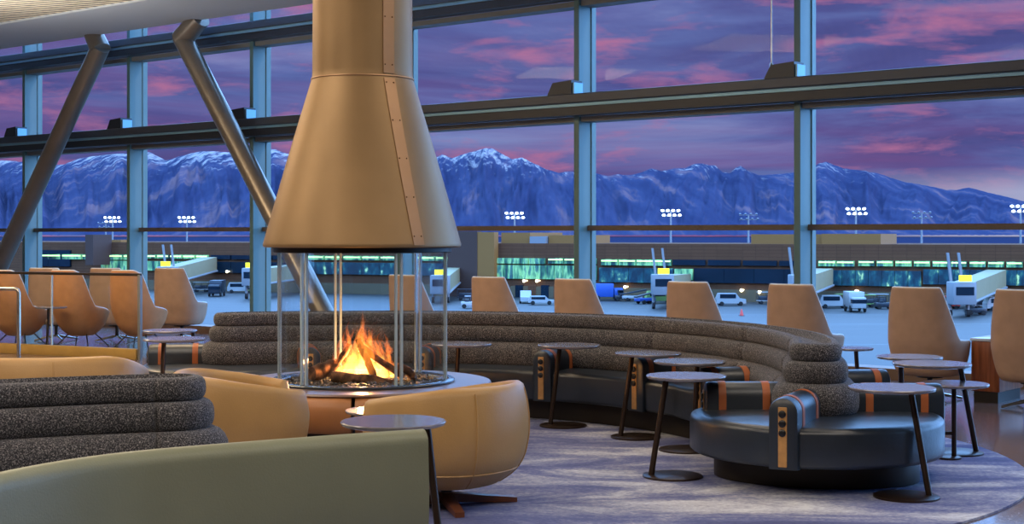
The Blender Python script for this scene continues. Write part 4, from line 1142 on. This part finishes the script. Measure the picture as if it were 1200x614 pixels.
# more pink towards the left and low down
px_ = N.new('ShaderNodeMapRange'); px_.inputs[1].default_value = -0.36; px_.inputs[2].default_value = 0.2; px_.inputs[3].default_value = 1.0; px_.inputs[4].default_value = 0.0
L.new(sx.outputs['X'], px_.inputs[0])
n3 = vnoise(5.0, (1,1,12), 4, 0.3, 0.5, (9,2,1))
rose = ramp(n3.outputs['Fac'], [(0.35,(0,0,0)),(0.65,(1,1,1))])
lo = N.new('ShaderNodeMapRange'); lo.inputs[1].default_value = 0.045; lo.inputs[2].default_value = 0.10; lo.inputs[3].default_value = 0.5; lo.inputs[4].default_value = 0.05
L.new(sx.outputs['Z'], lo.inputs[0])
mulr = N.new('ShaderNodeMath'); mulr.operation = 'MULTIPLY'
mxl = N.new('ShaderNodeMath'); mxl.operation = 'MAXIMUM'
ml2 = N.new('ShaderNodeMath'); ml2.operation = 'MULTIPLY'; ml2.inputs[1].default_value = 0.5; L.new(px_.outputs[0], ml2.inputs[0])
L.new(ml2.outputs[0], mxl.inputs[0]); L.new(lo.outputs[0], mxl.inputs[1])
L.new(rose.outputs['Color'], mulr.inputs[0]); L.new(mxl.outputs[0], mulr.inputs[1])
c1_ = mixc(mulr.outputs[0], base.outputs['Color'], lin((142,84,136)))
c2x = mixc(pk.outputs['Color'], c1_, lin((186,114,152)))
# pale gap low on the right
gx = N.new('ShaderNodeMapRange'); gx.inputs[1].default_value = 0.15; gx.inputs[2].default_value = 0.36; L.new(sx.outputs['X'], gx.inputs[0])
gz = N.new('ShaderNodeMapRange'); gz.inputs[1].default_value = 0.045; gz.inputs[2].default_value = 0.028; L.new(sx.outputs['Z'], gz.inputs[0])
gm = N.new('ShaderNodeMath'); gm.operation = 'MULTIPLY'; L.new(gx.outputs[0], gm.inputs[0]); L.new(gz.outputs[0], gm.inputs[1])
c3x = mixc(gm.outputs[0], c2x, lin((176,176,206)))
# bright blue sky above and right of the view, added to light the room
hz_ = N.new('ShaderNodeMapRange'); hz_.inputs[1].default_value = 0.164; hz_.inputs[2].default_value = 0.21; L.new(sx.outputs['Z'], hz_.inputs[0])
hx_ = N.new('ShaderNodeMapRange'); hx_.inputs[1].default_value = 0.42; hx_.inputs[2].default_value = 0.62; L.new(sx.outputs['X'], hx_.inputs[0])
hm_ = N.new('ShaderNodeMath'); hm_.operation = 'MAXIMUM'; L.new(hz_.outputs[0], hm_.inputs[0]); L.new(hx_.outputs[0], hm_.inputs[1])
c4 = mixc(hm_.outputs[0], c3x, (1.5,3.1,6.2))
L.new(c4, bg.inputs['Color']); bg.inputs['Strength'].default_value = 1.0

# ------------------------------------------------------------------ lights
def area(nm, loc, size, energy, color, rot=(0,0,0), sy=None):
    l = bpy.data.lights.new(nm, 'AREA'); l.energy = energy; l.color = color; l.shape = 'RECTANGLE'; l.size = size; l.size_y = sy or size
    o = bpy.data.objects.new(nm, l); o.location = loc; o.rotation_euler = rot; COL.objects.link(o); return o
WARM = (1.0,0.86,0.70)
for (x, y, e, c_) in ((-4.5,4.5,150,WARM),(-1.0,3.0,110,WARM),(2.5,4.0,90,(1.0,0.9,0.78)),(-7.0,9.0,130,WARM),(-3.5,9.0,70,WARM),(3.6,8.0,60,WARM),(0.6,9.6,40,WARM),(-8.5,16.0,240,(1.0,0.72,0.45)),(-3.6,14.0,120,(1.0,0.76,0.5)),(1.2,13.0,45,WARM)):
    area('ceiling_fill_light', (x,y,4.65), 2.0, e, c_)  # unseen soft fill lamps added below the ceiling
area('added_ceiling_wash', (-8.0,18.0,3.2), 3.0, 240, (0.95,0.95,0.95), (PI,0,0))  # upward lamps added out of view to brighten the ceiling
area('added_ceiling_wash', (-6.2,13.0,2.8), 3.0, 300, (1.0,0.88,0.70), (PI,0,0))
sun = bpy.data.lights.new('low_sun', 'SUN'); sun.energy = 0.9; sun.color = (1.0,0.62,0.50); sun.angle = R(1)
sn = bpy.data.objects.new('low_sun', sun); sn.rotation_euler = Vector((-0.80,0.55,-0.14)).to_track_quat('-Z','Y').to_euler(); COL.objects.link(sn)

sc.view_settings.view_transform = 'Standard'; sc.view_settings.look = 'None'; sc.view_settings.gamma = 1; sc.view_settings.use_curve_mapping = False
sc.view_settings.exposure = 0.0
sc.cycles.max_bounces = 8; sc.cycles.diffuse_bounces = 3; sc.cycles.glossy_bounces = 3; sc.cycles.transparent_max_bounces = 24; sc.cycles.transmission_bounces = 6
sc.cycles.sample_clamp_indirect = 4.0; sc.cycles.caustics_reflective = False; sc.cycles.caustics_refractive = False
